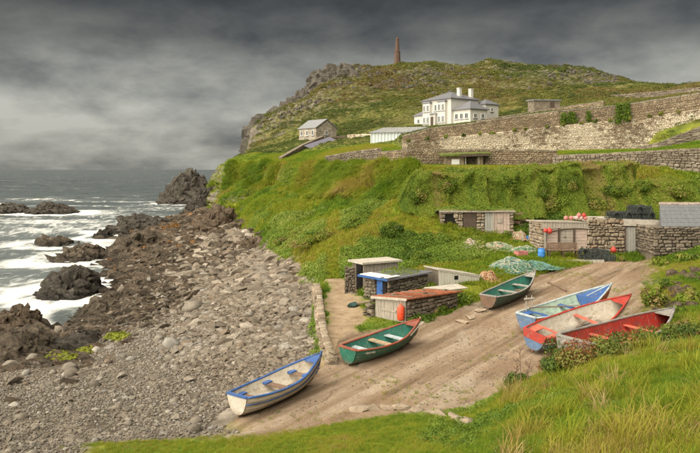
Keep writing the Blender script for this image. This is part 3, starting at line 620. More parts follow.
def tuft(nb, h, spread, width, lean, R, droop=.5, direc=None):
    V, F = [], []
    for _ in range(nb):
        th = R.uniform(0, 6.283) if direc is None else direc + R.gauss(0, .5); r0 = spread * math.sqrt(R.random()); t0 = R.uniform(0, 6.283)
        bx, by = r0 * math.cos(t0), r0 * math.sin(t0); L = h * R.uniform(.55, 1.1); w = width * R.uniform(.7, 1.2)
        dx, dy = math.cos(th), math.sin(th); sx_, sy_ = -dy * w, dx * w; k = lean * R.uniform(.3, 1.2); b = len(V)
        for t, ww in ((0, 1), (.4, .85), (.75, .55), (1, 0)):
            off = L * k * t ** 1.6; z = L * (t - droop * k * t ** 2.2)
            if ww: V += [(bx + dx * off - sx_ * ww, by + dy * off - sy_ * ww, z), (bx + dx * off + sx_ * ww, by + dy * off + sy_ * ww, z)]
            else: V.append((bx + dx * off, by + dy * off, z))
        F += [(b, b + 1, b + 3, b + 2), (b + 2, b + 3, b + 5, b + 4), (b + 4, b + 5, b + 6)]
    return V, F
TUFTS = [proto('tuft', *tuft(30, .32, .22, .0058, .62, Rr), GRASS) for k in range(4)]
TUFTS_FAR = [proto('tuft_far', *tuft(26, .42, .38, .022, .7, Rr), GRASS) for k in range(4)]
HANG = [proto('hanging_tuft', *tuft(34, .9, .45, .022, .95, Rr, .85, 0), GRASS) for k in range(3)]
def clumpmesh(n, r, h, leaf, R):
    V, F = [], []
    for _ in range(n):
        th = R.uniform(0, 6.283); rr = r * math.sqrt(R.random()); z = h * (1 - (rr / r) ** 2) ** .5 * R.uniform(.35, 1.05)
        c = Vector((rr * math.cos(th), rr * math.sin(th), z)); nrm = Vector((rr * math.cos(th) / r * .8 + R.gauss(0, .5), rr * math.sin(th) / r * .8 + R.gauss(0, .5), .9 + R.gauss(0, .4))).normalized()
        t = nrm.cross(Vector((R.gauss(0, 1), R.gauss(0, 1), R.gauss(0, 1)))).normalized(); b2 = nrm.cross(t); s = leaf * R.uniform(.6, 1.3); k = len(V)
        V += [c - t * s, c + b2 * s * .55 - nrm * s * .15, c + t * s, c - b2 * s * .55 - nrm * s * .15]; F += [(k, k + 1, k + 2, k + 3)]
    return V, F
HEATHER = veg_mat('heath_clump', [(0, (.042, .066, .013)), (.3, (.092, .118, .019)), (.55, (.150, .148, .028)), (.8, (.160, .112, .040)), (1, (.195, .125, .058))], .15)
HCL = [proto('heath_clump', *clumpmesh(70, .6, .38, .10, Rr), HEATHER) for k in range(4)]
LEAFY = veg_mat('leafy_clump', [(0, (.06, .115, .014)), (.5, (.14, .21, .022)), (1, (.26, .29, .06))], .3)
LCL = [proto('leaf_clump', *clumpmesh(90, .36, .26, .055, Rr), LEAFY) for k in range(4)]
def tint_of(P, f1, s, bias=0., amp=1.6):
    return np.clip(.42 + bias + amp * (fbm(P[:, 0] * f1, P[:, 1] * f1, o=4, s=s) - .5), 0, 1)
def rots(n, lean=.15, az=None, azs=.3):
    return np.stack([rng.normal(0, lean, n), rng.normal(0, lean, n), rng.uniform(0, 6.28, n) if az is None else rng.normal(az, azs, n)], -1)
# foreground slope
wf = GRASSY * (R2 < 2.75) * (D > 4) * (UU > 40) * (UU < 780)
wf = np.maximum(wf, GRASSY * (R2 >= 2.7) * (R2 < 5.2) * (UU > 640) * (UU < 790))
P, i_, j_ = sample(58000, wf * np.clip(14 / D, .6, 2)); P = P[clear(P)]; n = len(P)
uf = 350 + FOC * P[:, 0] / P[:, 1]; tall = sig(uf - 505, 25)
tt = tint_of(P, .45, 101, -.13, 1.7) + .34 * sig(440 - uf, 30) + .22 * np.exp(-((uf - 600) / 90) ** 2) * 0
scatter('foreground_grass', P, rots(n, .16), (.26 + (.14 + .42 * np.clip((fbm(P[:, 0] * .9, P[:, 1] * .9, s=103) - .44) * 6, 0, 1)) * tall * rng.random(n)) * rng.uniform(.7, 1.2, n), np.clip(tt + rng.normal(0, .12, n), 0, 1), rng.integers(0, 4, n), TUFTS, 'long wind-blown grass on the foreground slope')
# coastal bank and terraces
wb_ = GRASSY * (W_PATH < .1) * (R2 >= 4.9) * (R2 < RI['T2'] + .05) * (UU > 205) * (UU < 780) * (D < 170)
P, i_, j_ = sample(130000, wb_ * (40 / D) ** 1.2); okc = clear(P); n = len(P); uf = 350 + FOC * P[:, 0] / P[:, 1]
flat_ = (R2[i_, j_] > RI['TOP'] + .1)
tt = tint_of(P, .10, 111, -.12 + .10 * flat_, 1.5) + .12 * (tint_of(P, .6, 113) - .4)
sc = (.30 + .50 * rng.random(n) ** 1.5) * np.where(flat_, .55, 1) * np.clip(P[:, 1] / 55, .7, 1.6) * np.where(okc, 1, .28)
scatter('bank_grass', P, rots(n, .2), sc, np.clip(tt, 0, .66), rng.integers(0, 4, n), TUFTS_FAR, 'thick green grass covering the coastal bank')
# long grass hanging over the edge of the bluff
wh = GRASSY * (R2 > RI['MID'] - .1) * (R2 < RI['TOP'] + .05) * (UU > 212) * (UU < 415 + 60 * nz_u)
P, i_, j_ = sample(14000, GRASSY * (R2 > RI['LIP'] - .25) * (R2 < RI['TOP'] + .05) * (UU > 212) * (UU < 430 + 60 * nz_u) * (fbm(X * .12, Y * .12, s=121) > .40) * (60 / D)); n = len(P)
scatter('hanging_grass', P + np.array([0, 0, .1]), rots(n, .12, -1.95, .35), rng.uniform(.6, 1.35, n), np.clip(tint_of(P, .14, 123, -.02, 1.6) + rng.normal(0, .08, n), 0, 1), rng.integers(0, 3, n), HANG, 'long green grass hanging over the edge of the bluff')
# broad-leaved weeds on the bank
P, i_, j_ = sample(14000, GRASSY * (R2 >= 5) * (R2 < RI['TOP']) * (UU > 235) * (UU < 780) * np.clip((fbm(X * .2, Y * .2, s=131) - .50) * 8, 0, 1) * (1 - W_PATH) * (np.abs(UU - pc) > 1.3 * pw) * (40 / D)); P = P[clear(P)]; n = len(P)
scatter('weeds', P, rots(n, .2), rng.uniform(.5, 1.25, n), np.clip(tint_of(P, .25, 133, .05, 1.8), 0, 1), rng.integers(0, 4, n), LCL, 'broad-leaved weeds growing through the bank grass')
# heath on the hill
P, i_, j_ = sample(60000, GRASSY * (R2 > RI['T2'] + .1) * (R2 < RI['T6'] + .3) * (UU > 228) * (UU < 790) * (200 / D) ** .6 * (Z > 3)); n = len(P)
uf = 350 + FOC * P[:, 0] / P[:, 1]; rr2 = R2[i_, j_]
tt = tint_of(P, .022, 141, -.05, 2.1) + .30 * sig(uf - 590, 14) * sig(rr2 - RI['T5'], .3) + .10 * (tint_of(P, .15, 143) - .4)
sc = rng.uniform(.5, 1.3, n) * np.clip(P[:, 1] / 220, .6, 1.5) * np.where(fbm(P[:, 0] * .06, P[:, 1] * .06, s=145) > .5, 1.35, .7)
scatter('heath', P, rots(n, .12), np.stack([sc, sc, sc * .8], -1), np.clip(tt, 0, 1), rng.integers(0, 4, n), HCL, 'rough heath and grass covering the headland hill')

# broad leaves, straw tussocks and small flowers of the foreground
wl_ = GRASSY * (R2 < 2.5) * (D > 4) * (UU > 420) * (UU < 780)
P, i_, j_ = sample(1500, wl_ * np.clip((fbm(X * .9, Y * .9, s=151) - .46) * 8, 0, 1) * np.clip(14 / D, .6, 2)); n = len(P)
scatter('foreground_weeds', P, rots(n, .25), rng.uniform(.2, .5, n), np.clip(tint_of(P, .7, 153, .1, 1.8), 0, 1), rng.integers(0, 4, n), LCL, 'low leafy weeds growing through the foreground grass')
TUSS = [proto('tussock', *tuft(46, .62, .16, .006, .85, Rr, .55), GRASS) for k in range(3)]
P, i_, j_ = sample(150, wl_ * (UU > 500) * np.clip((fbm(X * .6, Y * .6, s=155) - .48) * 9, 0, 1)); n = len(P)
scatter('straw_tussocks', P, rots(n, .12), rng.uniform(.6, 1.15, n), np.clip(rng.normal(.72, .2, n), 0, 1), rng.integers(0, 3, n), TUSS, 'straw coloured tussocks standing out of the foreground grass')
# bright green weed on the wet rock by the tide pool
pts = []
for (px, py, r) in ((118, 337, 9), (62, 357, 12), (85, 352, 6)):
    for k in range(160):
        a, q = rng.uniform(0, 6.28), math.sqrt(rng.random()); h_ = hit(px + r * q * math.cos(a), py + r * .35 * q * math.sin(a)); pts.append(tuple(h_))
n = len(pts); ALG = veg_mat('sea_lettuce', [(0, (.16, .19, .02)), (1, (.26, .27, .03))], .2); ALGP = [proto('weed_clump', *clumpmesh(40, .3, .08, .07, Rr), ALG)]
scatter('green_seaweed', pts, rots(n, .2), rng.uniform(.5, 1.1, n), rng.random(n), np.zeros(n), ALGP, 'bright green seaweed on the wet rocks by the tide pool')

# loose gravel and stray weeds on the slipway
P, i_, j_ = sample(5200, W_SLIP * (W_SLIP > .5) * np.clip((fbm(X * .5, Y * .5, s=161) - .38) * 6, .08, 1) * (25 / D)); P = P[clear(P)]; n = len(P)
scatter('slip_gravel', P, rots(n, .4), .022 + .075 * rng.random(n) ** 3.5, np.full(n, .8), rng.integers(0, 6, n), STONES, 'loose gravel scattered over the slipway')
P, i_, j_ = sample(900, W_SLIP * (W_SLIP > .5) * np.clip((fbm(X * .7, Y * .7, s=163) - .58) * 12, 0, 1)); P = P[clear(P)]; n = len(P)
scatter('slip_weeds', P, rots(n, .2), rng.uniform(.12, .35, n), np.clip(rng.normal(.5, .2, n), 0, 1), rng.integers(0, 4, n), TUFTS, 'small tufts of grass growing in cracks of the slipway')
# gorse and bracken on the hill
GOR = veg_mat('gorse', [(0, (.030, .045, .010)), (.5, (.065, .085, .016)), (1, (.14, .11, .03))], .1); GCL = [proto('gorse_clump', *clumpmesh(160, .8, .75, .09, Rr), GOR) for k in range(3)]
P, i_, j_ = sample(1500, GRASSY * (R2 > RI['T3b'] + .3) * (R2 < RI['T6'] + .1) * (UU > 255) * (UU < 790) * np.clip((fbm(X * .035, Y * .035, s=171) - .48) * 8, 0, 1)); n = len(P)
scatter('gorse', P, rots(n, .1), rng.uniform(.6, 1.7, n), rng.random(n), rng.integers(0, 3, n), GCL, 'dark gorse dotted over the headland hill')
P, i_, j_ = sample(900, (R2 > RI['T5'] - .3) * (R2 < RI['T6'] + .05) * (UU > 255) * (UU < 620) * np.clip((fbm(X * .04, Y * .04, s=173) - .52) * 9, 0, 1)); n = len(P)
CRG = [proto('crag_block', *chunk(.5, .4, .35, 13, Rr, .5), bpy.data.materials['crag_rock']) for k in range(4)]
scatter('hill_boulders', P, rots(n, .3), rng.uniform(.8, 3.2, n), rng.random(n), rng.integers(0, 4, n), CRG, 'grey rock breaking through the turf of the hilltop')
# ------------------------------------------------------------------ building materials
def simple(name, c, rough=.8, var=.25, scale=4, bump=.3, spec=.3, dark=.5, stretch=(1, 1, 1), coord='Object', dirt=None):
    M = Mat(name, rough, spec); q = M.map(M.co(coord) if coord != 'pos' else M.pos(), stretch); n = M.noise(q, scale, 6, .65, .3)
    a = tuple(min(v * (1 + var), 1) for v in c); b = tuple(v * (1 - var) for v in c)
    col = M.ramp(n, [(.3, b), (.7, a)])
    col = M.mix(M.ramp(M.noise(q, scale * 3.7, 5, .7), [(.36, dark), (.56, 0)]), col, dirt or tuple(v * .5 for v in c))
    M.col(col); M.bump(n, bump, .02); return M.m
def stone_rand(name, stops, scale=5):
    M = Mat(name, .9, .2); q = M.co('Object'); c = M.ramp(M.rand(), stops)
    c = M.mix(M.ramp(M.noise(q, scale * .5, 6, .7), [(.38, .6), (.60, 0)]), c, (.085, .07, .05)); M.col(c); M.bump(M.noise(q, scale, 6, .7), .7, .05); return M.m
WALLSTONE = stone_rand('wall_stone', [(0, (.20, .155, .105)), (.2, (.33, .265, .185)), (.45, (.42, .345, .25)), (.65, (.27, .20, .135)), (.85, (.48, .41, .32)), (1, (.36, .24, .155))])
DARKSTONE = stone_rand('dark_wall_stone', [(0, (.10, .082, .06)), (.3, (.19, .155, .115)), (.6, (.26, .215, .16)), (.85, (.15, .12, .088)), (1, (.32, .275, .215))])
MORTAR = simple('mortar', (.17, .14, .105), .95, .3, 6, .5)
def far_stone(name, stops, white=None, s=1.6):
    M = Mat(name, .9, .2); q = M.pos(); cell = M.voro(M.map(q, (1, 1, 1.7)), s, out='Color'); c = M.ramp(cell, stops)
    c = M.mix(M.ramp(M.noise(q, .7, 6, .65), [(.36, .5), (.6, 0)]), c, (.13, .10, .07))
    if white:
        wn = M.math('ADD', M.noise(M.map(q, (1, 1, 1.3)), 1.5, 6, .68), M.math('MULTIPLY', M.math('SUBTRACT', M.noise(q, .16, 3, .5), .5), .8)); c = M.mix(M.ramp(wn, [(.50, .92), (.62, 0)]), c, white)
    c = M.mix(M.ramp(M.voro(M.map(q, (1, 1, 1.7)), s, 'DISTANCE_TO_EDGE'), [(0, .55), (.10, 0)]), c, (.09, .072, .052))
    M.col(c); M.bump(M.noise(q, 4, 6, .7), .7, .08); return M.m
TAN = [(0, (.20, .148, .092)), (.3, (.30, .228, .145)), (.6, (.36, .285, .19)), (.85, (.245, .18, .115)), (1, (.43, .355, .25))]
F_TAN = far_stone('terrace_stone', TAN); F_WHITE = far_stone('limewashed_stone', TAN, (.66, .58, .44), 2.6)
F_GREY = far_stone('grey_brown_stone', [(0, (.14, .117, .085)), (.4, (.225, .188, .14)), (.7, (.29, .248, .19)), (1, (.18, .15, .11))])
SLATE = simple('slate', (.155, .155, .165), .55, .3, 3, .3, stretch=(3, 1, 1)); SLATE_PALE = simple('pale_slate', (.215, .22, .225), .6, .2, 2, .2)
RENDER = simple('white_render', (.56, .54, .49), .8, .06, 1.2, .1, dark=.12); GLASS = Mat('window_glass', .12, .5).col((.035, .042, .05)).m
WHITEWOOD = simple('white_paint', (.74, .73, .68), .6, .08, 3, .1, dark=.15)
GREYWOOD = simple('weathered_planks', (.36, .32, .265), .85, .3, 3, .5, stretch=(6, 6, .6), dark=.6, dirt=(.15, .125, .095))
PINKWOOD = simple('faded_pink_planks', (.46, .36, .30), .85, .25, 3, .5, stretch=(.6, 4, 4), dark=.5)
DARKWOOD = simple('dark_wood', (.085, .06, .045), .8, .3, 3, .4); BROWNWOOD = simple('brown_wood', (.19, .125, .085), .8, .3, 4, .4)
DOORGREY = simple('silvery_door_planks', (.33, .32, .285), .85, .25, 3, .4, stretch=(6, 6, .5), dark=.5)
RUST = simple('rust_red_roofing', (.31, .098, .045), .85, .4, 1.6, .5, dark=.75, dirt=(.15, .085, .05))
BLUE = simple('blue_paint', (.03, .10, .30), .55, .25, 4, .2); CONC = simple('old_concrete', (.44, .40, .335), .9, .2, 2.5, .5, dark=.55)
CHIM = simple('chimney_brick', (.12, .075, .056), .9, .3, 1.2, .3)
OPENING_SHADE = simple('opening_shade', (.012, .011, .010), .95, .1, 2, 0)  # near-black colour painting the shade inside openings
TURF = simple('turf', (.115, .135, .028), .95, .4, 1.5, .6, dark=.7)
# ------------------------------------------------------------------ masonry
def stone_variants(n, seed):
    R = random.Random(seed); out = []
    for _ in range(n):
        pts = []
        for a in (-1, 1):
            for b in (-1, 1):
                for c in (-1, 1): pts.append((a * (.5 - R.uniform(.0, .13)), b * (.46 - R.uniform(0, .12)), c * (.5 - R.uniform(0, .15))))
        pts += [(R.uniform(-.2, .2), -.5 - R.uniform(0, .12), R.uniform(-.2, .2)), (.53, R.uniform(-.2, .2), R.uniform(-.2, .2)), (-.53, R.uniform(-.2, .2), 0), (0, 0, .53)]
        out.append(hull(pts))
    return out
SV = stone_variants(8, 3)
SM = {}
def stone_meshes(m):
    if m.name not in SM: SM[m.name] = [mesh_np('stone', V, F, m) for V, F in SV]
    return SM[m.name]
def courses(p0, p1, b0, b1, t0, t1, cw, ch, R, skip=()):
    """stones of a wall face: p0 to p1 along the foot, (bottom, top) heights at both ends; yields centre, size, yaw"""
    p0, p1 = Vector((p0[0], p0[1])), Vector((p1[0], p1[1])); L = (p1 - p0).length; e = (p1 - p0) / L; yaw = math.atan2(e.y, e.x); v = 0.; H = max(t0 - b0, t1 - b1)
    while v < H - ch * .3:
        h = min(ch * R.uniform(.6, 1.5), H - v); s = -R.uniform(0, cw * .5)
        if H - v - h < ch * .3: h = H - v
        while s < L:
            w = cw * R.uniform(.4, 1.7); a, b = max(s, 0), min(s + w, L); s += w
            if b - a < cw * .22: continue
            f = (a + b) / 2 / L; z0 = b0 + (b1 - b0) * f; zt = t0 + (t1 - t0) * f; sc = (zt - z0) / H
            zc = z0 + (v + h / 2) * sc; c = p0 + e * (a + b) / 2
            if any(x0 < (a + b) / 2 < x1 and y0 < zc - z0 < y1 for x0, x1, y0, y1 in skip): continue
            yield Vector((c.x, c.y, zc + R.uniform(-.16, .16) * h)), ((b - a) * R.uniform(.85, 1.08), h * sc * R.uniform(.75, 1.2)), yaw
        v += h
def stones_each(parent, args, m, R, depth=.16, gap=.022, skip=(), off=.0):
    for c, (w, h), yaw in courses(*args, R, skip):
        me = R.choice(stone_meshes(m)); o = bpy.data.objects.new('stone', me); n = Vector((math.sin(yaw), -math.cos(yaw), 0))
        o.location = c + n * (off + R.uniform(-.015, .025)); o.scale = (max(w - gap, .03), depth, max(h - gap, .03)); o.rotation_euler = (R.gauss(0, .04), R.gauss(0, .11), yaw); link(o, parent)
def stones_joined(parent, argl, m, R, depth=.2, gap=.04, name='stonework'):
    mb = MB()
    for args in argl:
        for c, (w, h), yaw in courses(*args, R):
            V, F = R.choice(SV); rot = Matrix.Rotation(yaw, 3, 'Z') @ Matrix.Rotation(R.gauss(0, .10), 3, 'Y'); n = Vector((math.sin(yaw), -math.cos(yaw), 0)) * R.uniform(-.02, .05)
            mb.add([rot @ Vector((v[0] * (w - gap), v[1] * depth, v[2] * (h - gap))) + c + n for v in V], F)
    return tag(mb.build(name, m, parent), kind='stuff')
def wall_core(mb, p0, p1, b0, b1, t0, t1, th, inset=.03):
    p0, p1 = Vector((p0[0], p0[1])), Vector((p1[0], p1[1])); e = (p1 - p0).normalized(); n = Vector((-e.y, e.x)); a, b = p0 + n * inset, p1 + n * inset; c, d = p1 + n * th, p0 + n * th
    mb.hexa([(a.x, a.y, b0 - .5), (b.x, b.y, b1 - .5), (c.x, c.y, b1 - .5), (d.x, d.y, b0 - .5)], [(a.x, a.y, t0), (b.x, b.y, t1), (c.x, c.y, t1), (d.x, d.y, t0)])
def W(px, py, d): return Vector(((px - 350) / FOC * d, d, CAMZ - (py - HORIZON) / FOC * d))
def stone_wall(name, label, pts, m, core_m, cw, ch, th=.5, cat='stone wall', coping=None, seed=1, joined=True, depth=.2):
    """pts: (px, top py, bottom py, distance) along the wall from left to right"""
    R = random.Random(seed); a = W(pts[0][0], pts[0][2], pts[0][3]); root = empty(name, a, 0, label, cat); inv = a
    segs = []; core = MB(); cop = MB()
    for (u0, y0, z0, d0), (u1, y1, z1, d1) in zip(pts[:-1], pts[1:]):
        A, B = W(u0, y0, d0) - inv, W(u1, y1, d1) - inv; C0, C1 = W(u0, z0, d0) - inv, W(u1, z1, d1) - inv
        args = ((A.x, A.y), (B.x, B.y), C0.z, C1.z, A.z, B.z); segs.append(args + (cw, ch)); wall_core(core, *args, th)
        if coping:
            e = (Vector((B.x - A.x, B.y - A.y))); L = e.length; e /= L; k = max(int(L / coping[0]), 1); n = Vector((-e.y, e.x))
            for i in range(k):
                f = (i + .5) / k; zc = A.z + (B.z - A.z) * f; q = Vector((A.x, A.y)) + e * L * f + n * (th / 2)
                cop.box((q.x, q.y, zc + coping[1] * .45), (L / k * .96, th + .14, coping[1]), math.atan2(e.y, e.x), .02, (0, -math.atan2(B.z - A.z, L)))
    core.build('wall_core', core_m, root)
    if joined: stones_joined(root, segs, m, R, depth)
    else:
        for s in segs: stones_each(root, s, m, R, depth)
    if coping: tag(cop.build('coping', F_GREY if core_m != MORTAR else CONC, root), kind='stuff')
    return root
# the long walls of the terraces
stone_wall('terrace_wall', 'tall limewashed stone retaining wall with flaking white paint below the house', [(402, 141, 153.5, 95.70), (480, 134, 153.5, 92.70), (560, 125.5, 153, 89.70), (640, 118, 152, 86.70), (702, 108.5, 152, 81.90), (800, 101, 150, 78.10)], F_WHITE, F_WHITE, .27, .16, .7, seed=2, depth=.22)
stone_wall('parapet_wall', 'brown stone upper wall standing along the top of the limewashed wall', [(402, 137, 143, 96.15), (430, 129, 141, 95.15), (475, 123.5, 138, 93.35), (520, 116.5, 131, 91.75), (560, 111.5, 127.5, 90.15), (620, 106, 122, 87.95), (702, 93.5, 110.5, 82.35), (800, 84, 102, 78.55)], F_TAN, F_TAN, .27, .16, .5, coping=(1.1, .18), seed=3, depth=.18)
stone_wall('garden_wall', 'tan stone wall on the terrace edge above the hedges', [(379, 152.5, 169, 79.15), (405, 150.5, 169, 72.55), (480, 150.2, 170, 71.55), (557, 151, 170, 69.85)], F_TAN, F_TAN, .28, .165, .45, coping=(.9, .12), seed=4, depth=.18)
stone_wall('field_wall', 'coarse grey-brown block wall along the terrace at the right edge', [(553, 156.5, 171, 69.15), (600, 155, 171, 65.55), (646, 152.5, 170, 61.85), (702, 149.5, 178, 56.25), (800, 147, 180, 53.15)], F_GREY, F_GREY, .48, .25, .5, coping=(1.0, .16), seed=5, depth=.24)
stone_wall('garden_wall', 'low stone wall ramping up to the terrace left of the grassy verge', [(325.5, 157, 169, 96.60), (350, 152.8, 169.5, 87.60), (378, 149, 169, 79.50)], F_GREY, F_GREY, .36, .2, .45, coping=(1.2, .14), seed=6)
stone_wall('ramp_wall', 'long sloping stone wall with a pale coping below the small cottage', [(282, 158.5, 165.5, 127.5), (304, 145.8, 155, 143), (324, 137, 146, 157)], F_GREY, F_GREY, .8, .4, .6, coping=(1.6, .3), seed=7)
stone_wall('garden_wall', 'low level stone wall right of the small cottage', [(324.5, 138.4, 144, 157.5), (347, 136.2, 144, 160)], F_GREY, F_GREY, .8, .4, .5, coping=(1.6, .25), seed=8)
stone_wall('garden_wall', 'pale rubble wall between the cottage and the glasshouse', [(347.5, 134.3, 143, 158), (372, 133.8, 144, 150)], F_WHITE, F_GREY, .8, .4, .5, seed=9)
stone_wall('field_wall', 'stone field wall running from the white house to the stone shed', [(476, 122, 128, 127), (503, 117, 125, 126), (556, 108.5, 116, 124), (604, 101.8, 112, 120)], F_TAN, F_TAN, .7, .36, .5, coping=(1.4, .2), seed=10)
stone_wall('field_wall', 'highest dark field wall crossing below the skyline at the right', [(562, 99, 106, 168), (620, 94.2, 102, 164), (660, 91, 98.5, 160), (702, 87, 95, 156), (800, 81, 91, 150)], F_GREY, F_GREY, .9, .45, .5, seed=11)
stone_wall('ramp_wall', 'stone wall climbing to the right edge in front of the limewashed wall', [(640, 147.5, 153, 76), (660, 143, 150, 75), (702, 127, 137, 74), (800, 115, 125, 73)], F_GREY, F_GREY, .65, .36, .5, coping=(.9, .14), seed=12)
# ------------------------------------------------------------------ buildings on the hill
def window(parent, c, w, h, yaw, bars=1, frame=WHITEWOOD, name='window', proud=.05):
    """c is in the parent's space on the wall face, yaw the direction of the wall's own x axis"""
    mb = MB(); e = Vector((math.cos(yaw), math.sin(yaw), 0)); n = Vector((math.sin(yaw), -math.cos(yaw), 0)); c = Vector(c); t = max(.09, w * .09)
    for s in (-1, 1): mb.box(c + e * s * (w / 2 - t / 2) + n * proud, (t, .10, h), yaw)
    for s in (-1, 1): mb.box(c + Vector((0, 0, s * (h / 2 - t / 2))) + n * proud, (w - 2 * t - .004, .10, t), yaw)
    for k in range(bars): mb.box(c + e * (w * ((k + 1) / (bars + 1) - .5)) + n * (proud - .01), (t * .6, .06, h - 2 * t - .004), yaw)
    f = mb.build(name, frame, parent); MB().box(c + n * (proud - .035), (w - t, .03, h - t), yaw).build('pane', GLASS, f); MB().box(c + n * (proud + .06) - Vector((0, 0, h / 2 + .06)), (w + .2, .22, .1), yaw).build('sill', SLATE_PALE, f); return f
def hip(mb, x0, x1, y0, y1, z, h, o=.35, gable=False):
    x0, x1, y0, y1 = x0 - o, x1 + o, y0 - o, y1 + o; w, dd = x1 - x0, y1 - y0; k = 0 if gable else min(w, dd) / 2
    if w >= dd: r = [(x0 + k, (y0 + y1) / 2), (x1 - k, (y0 + y1) / 2)]
    else: r = [((x0 + x1) / 2, y0 + k), ((x0 + x1) / 2, y1 - k)]
    V = [(x0, y0, z), (x1, y0, z), (x1, y1, z), (x0, y1, z), (*r[0], z + h), (*r[1], z + h)] + [(x0, y0, z - .14), (x1, y0, z - .14), (x1, y1, z - .14), (x0, y1, z - .14)]
    F = ([(0, 1, 5, 4), (1, 2, 5), (2, 3, 4, 5), (3, 0, 4)] if w >= dd else [(0, 1, 4), (1, 2, 5, 4), (2, 3, 5), (3, 0, 4, 5)]) + [(6, 7, 1, 0), (7, 8, 2, 1), (8, 9, 3, 2), (9, 6, 0, 3), (9, 8, 7, 6)]
    return mb.add(V, F)
def white_house():
    rz = rad(-55); Wd, Dp, H = 9.2, 8.2, 5.7; corner = W(451, 124, 150); M3 = Matrix.Rotation(rz, 3, 'Z')
    o = corner - M3 @ Vector((Wd / 2, -Dp / 2, 0)); o.z = corner.z - .2
    h = empty('white_house', o, rz, 'white two-storey house with slate hip roofs on the headland', 'house')
    MB().box((0, 0, H / 2 - .8), (Wd, Dp, H + 1.6)).build('wall', RENDER, h)
    r = hip(MB(), -Wd / 2, Wd / 2, -Dp / 2, Dp / 2, H + .14, 1.9, .45).build('roof', SLATE, h)
    for (x, y, zt) in ((-3.2, 1.0, H + 2.6), (3.3, -.4, H + 3.4), (3.4, 3.0, H + 3.4)):
        c = MB().box((x, y, zt - 1.9), (.85, .7, 2.0)).box((x, y, zt - .84), (1.0, .85, .14)).build('chimney', RENDER, r)
        if x < 0: c.data.materials.clear(); c.data.materials.append(PINKWOOD)
    yf = -Dp / 2
    for x in (-2.7, 2.2):                      # two-storey bays
        b = MB().box((x, yf - .32, H / 2 - .25), (2.3, .64, H - .7)).build('bay', RENDER, h)
        hip(MB(), x - 1.15, x + 1.15, yf - .64, yf - .05, H - .46, .35, .12).build('bay_roof', SLATE, b)
        for z in (1.35, 3.95):
            for dx in (-.58, .58): window(h, (x + dx, yf - .64, z), .78, 1.45, 0)
    pr = MB().box((-.25, yf - .55, 1.25), (1.7, 1.1, 2.5)).build('porch', RENDER, h)
    MB().lathe([(.95, 0), (.95, .12), (.55, .38), (.0001, .45)], (-.25, yf - .6, 2.5), 16).build('porch_roof', SLATE_PALE, pr)
    MB().box((-.25, yf - 1.11, 1.0), (.95, .06, 2.0)).build('door', DARKWOOD, h)
    window(h, (-.25, yf, 4.0), .8, 1.4, 0)
    for z in (4.0,): window(h, (Wd / 2, 1.6, z), .8, 1.3, math.pi / 2)
    # right wing
    x0, x1, y0, y1 = Wd / 2 + .02, Wd / 2 + 5.2, -Dp / 2 + .6, -Dp / 2 + 5.6
    w = MB().box(((x0 + x1) / 2, (y0 + y1) / 2, 1.0), (x1 - x0, y1 - y0, 4.2)).build('side_wing', RENDER, h); hip(MB(), x0, x1, y0, y1, 3.24, 1.9, .4).build('roof', SLATE, w)
    for x in (1.1, 2.6, 4.1): window(h, (x0 + x, y0, 1.75), 1.0, 1.2, 0)
    for y in (1.4, 3.6): window(h, (x1, y0 + y, 1.75), 1.0, 1.0, math.pi / 2)
    # left wing and rear annex
    w = MB().box((-Wd / 2 - 2.6, 0.6, 1.0), (5.2, 5.6, 3.6)).build('side_wing', RENDER, h); hip(MB(), -Wd / 2 - 5.2, -Wd / 2 - .3, -2.2, 3.4, 2.94, 1.7, .3).build('roof', SLATE, w)
    for x in (-1.5, -3.6): window(h, (-Wd / 2 + x, -2.2, 1.5), .9, 1.1, 0)
    w = MB().box((5.0, 6.1, 2.2), (3.6, 4, 5)).build('rear_annex', RENDER, h); hip(MB(), 3.2, 6.8, 4.1, 8.1, 4.84, 1.2, .3).build('roof', SLATE, w)
    window(h, (6.8, 6.0, 3.6), .8, .9, math.pi / 2)
white_house()
def cottage():
    rz = rad(-50); c = W(316, 138.5, 170); M3 = Matrix.Rotation(rz, 3, 'Z'); w, d, hh = 7.0, 6.4, 2.75; o = c - M3 @ Vector((w / 2, -d / 2, 0))
    h = empty('cottage', o, rz, 'small pale stone cottage with a slate gable roof on the slope', 'cottage')
    wl = MB().box((0, 0, hh / 2 - 1), (w, d, hh + 2)); wl.add([(w / 2, -d / 2, hh), (w / 2, d / 2, hh), (w / 2, 0, hh + 2.0), (-w / 2, -d / 2, hh), (-w / 2, d / 2, hh), (-w / 2, 0, hh + 2.0)], [(0, 1, 2), (5, 4, 3), (0, 2, 5, 3), (1, 4, 5, 2)])
    wl.build('wall', far_stone('cottage_stone', [(0, (.30, .26, .20)), (.5, (.42, .37, .30)), (1, (.52, .48, .40))]), h); r = MB()
    for s in (-1, 1):
        a, b = s * (d / 2 + .3), -s * .02
        r.add([(-w / 2 - .3, a, hh - .05), (w / 2 + .3, a, hh - .05), (w / 2 + .3, b, hh + 2.2), (-w / 2 - .3, b, hh + 2.2)] + [(-w / 2 - .3, a, hh - .2), (w / 2 + .3, a, hh - .2), (w / 2 + .3, b, hh + 2.02), (-w / 2 - .3, b, hh + 2.02)],
              [(0, 1, 2, 3), (7, 6, 5, 4), (0, 4, 5, 1), (1, 5, 6, 2), (2, 6, 7, 3), (3, 7, 4, 0)])
    r.build('roof', SLATE_PALE, h)
    for x in (-2.3, 0, 2.2): window(h, (x, -d / 2, 1.45), .95, 1.3, 0)
    window(h, (w / 2, 0, 1.5), .9, 1.1, math.pi / 2)
cottage()
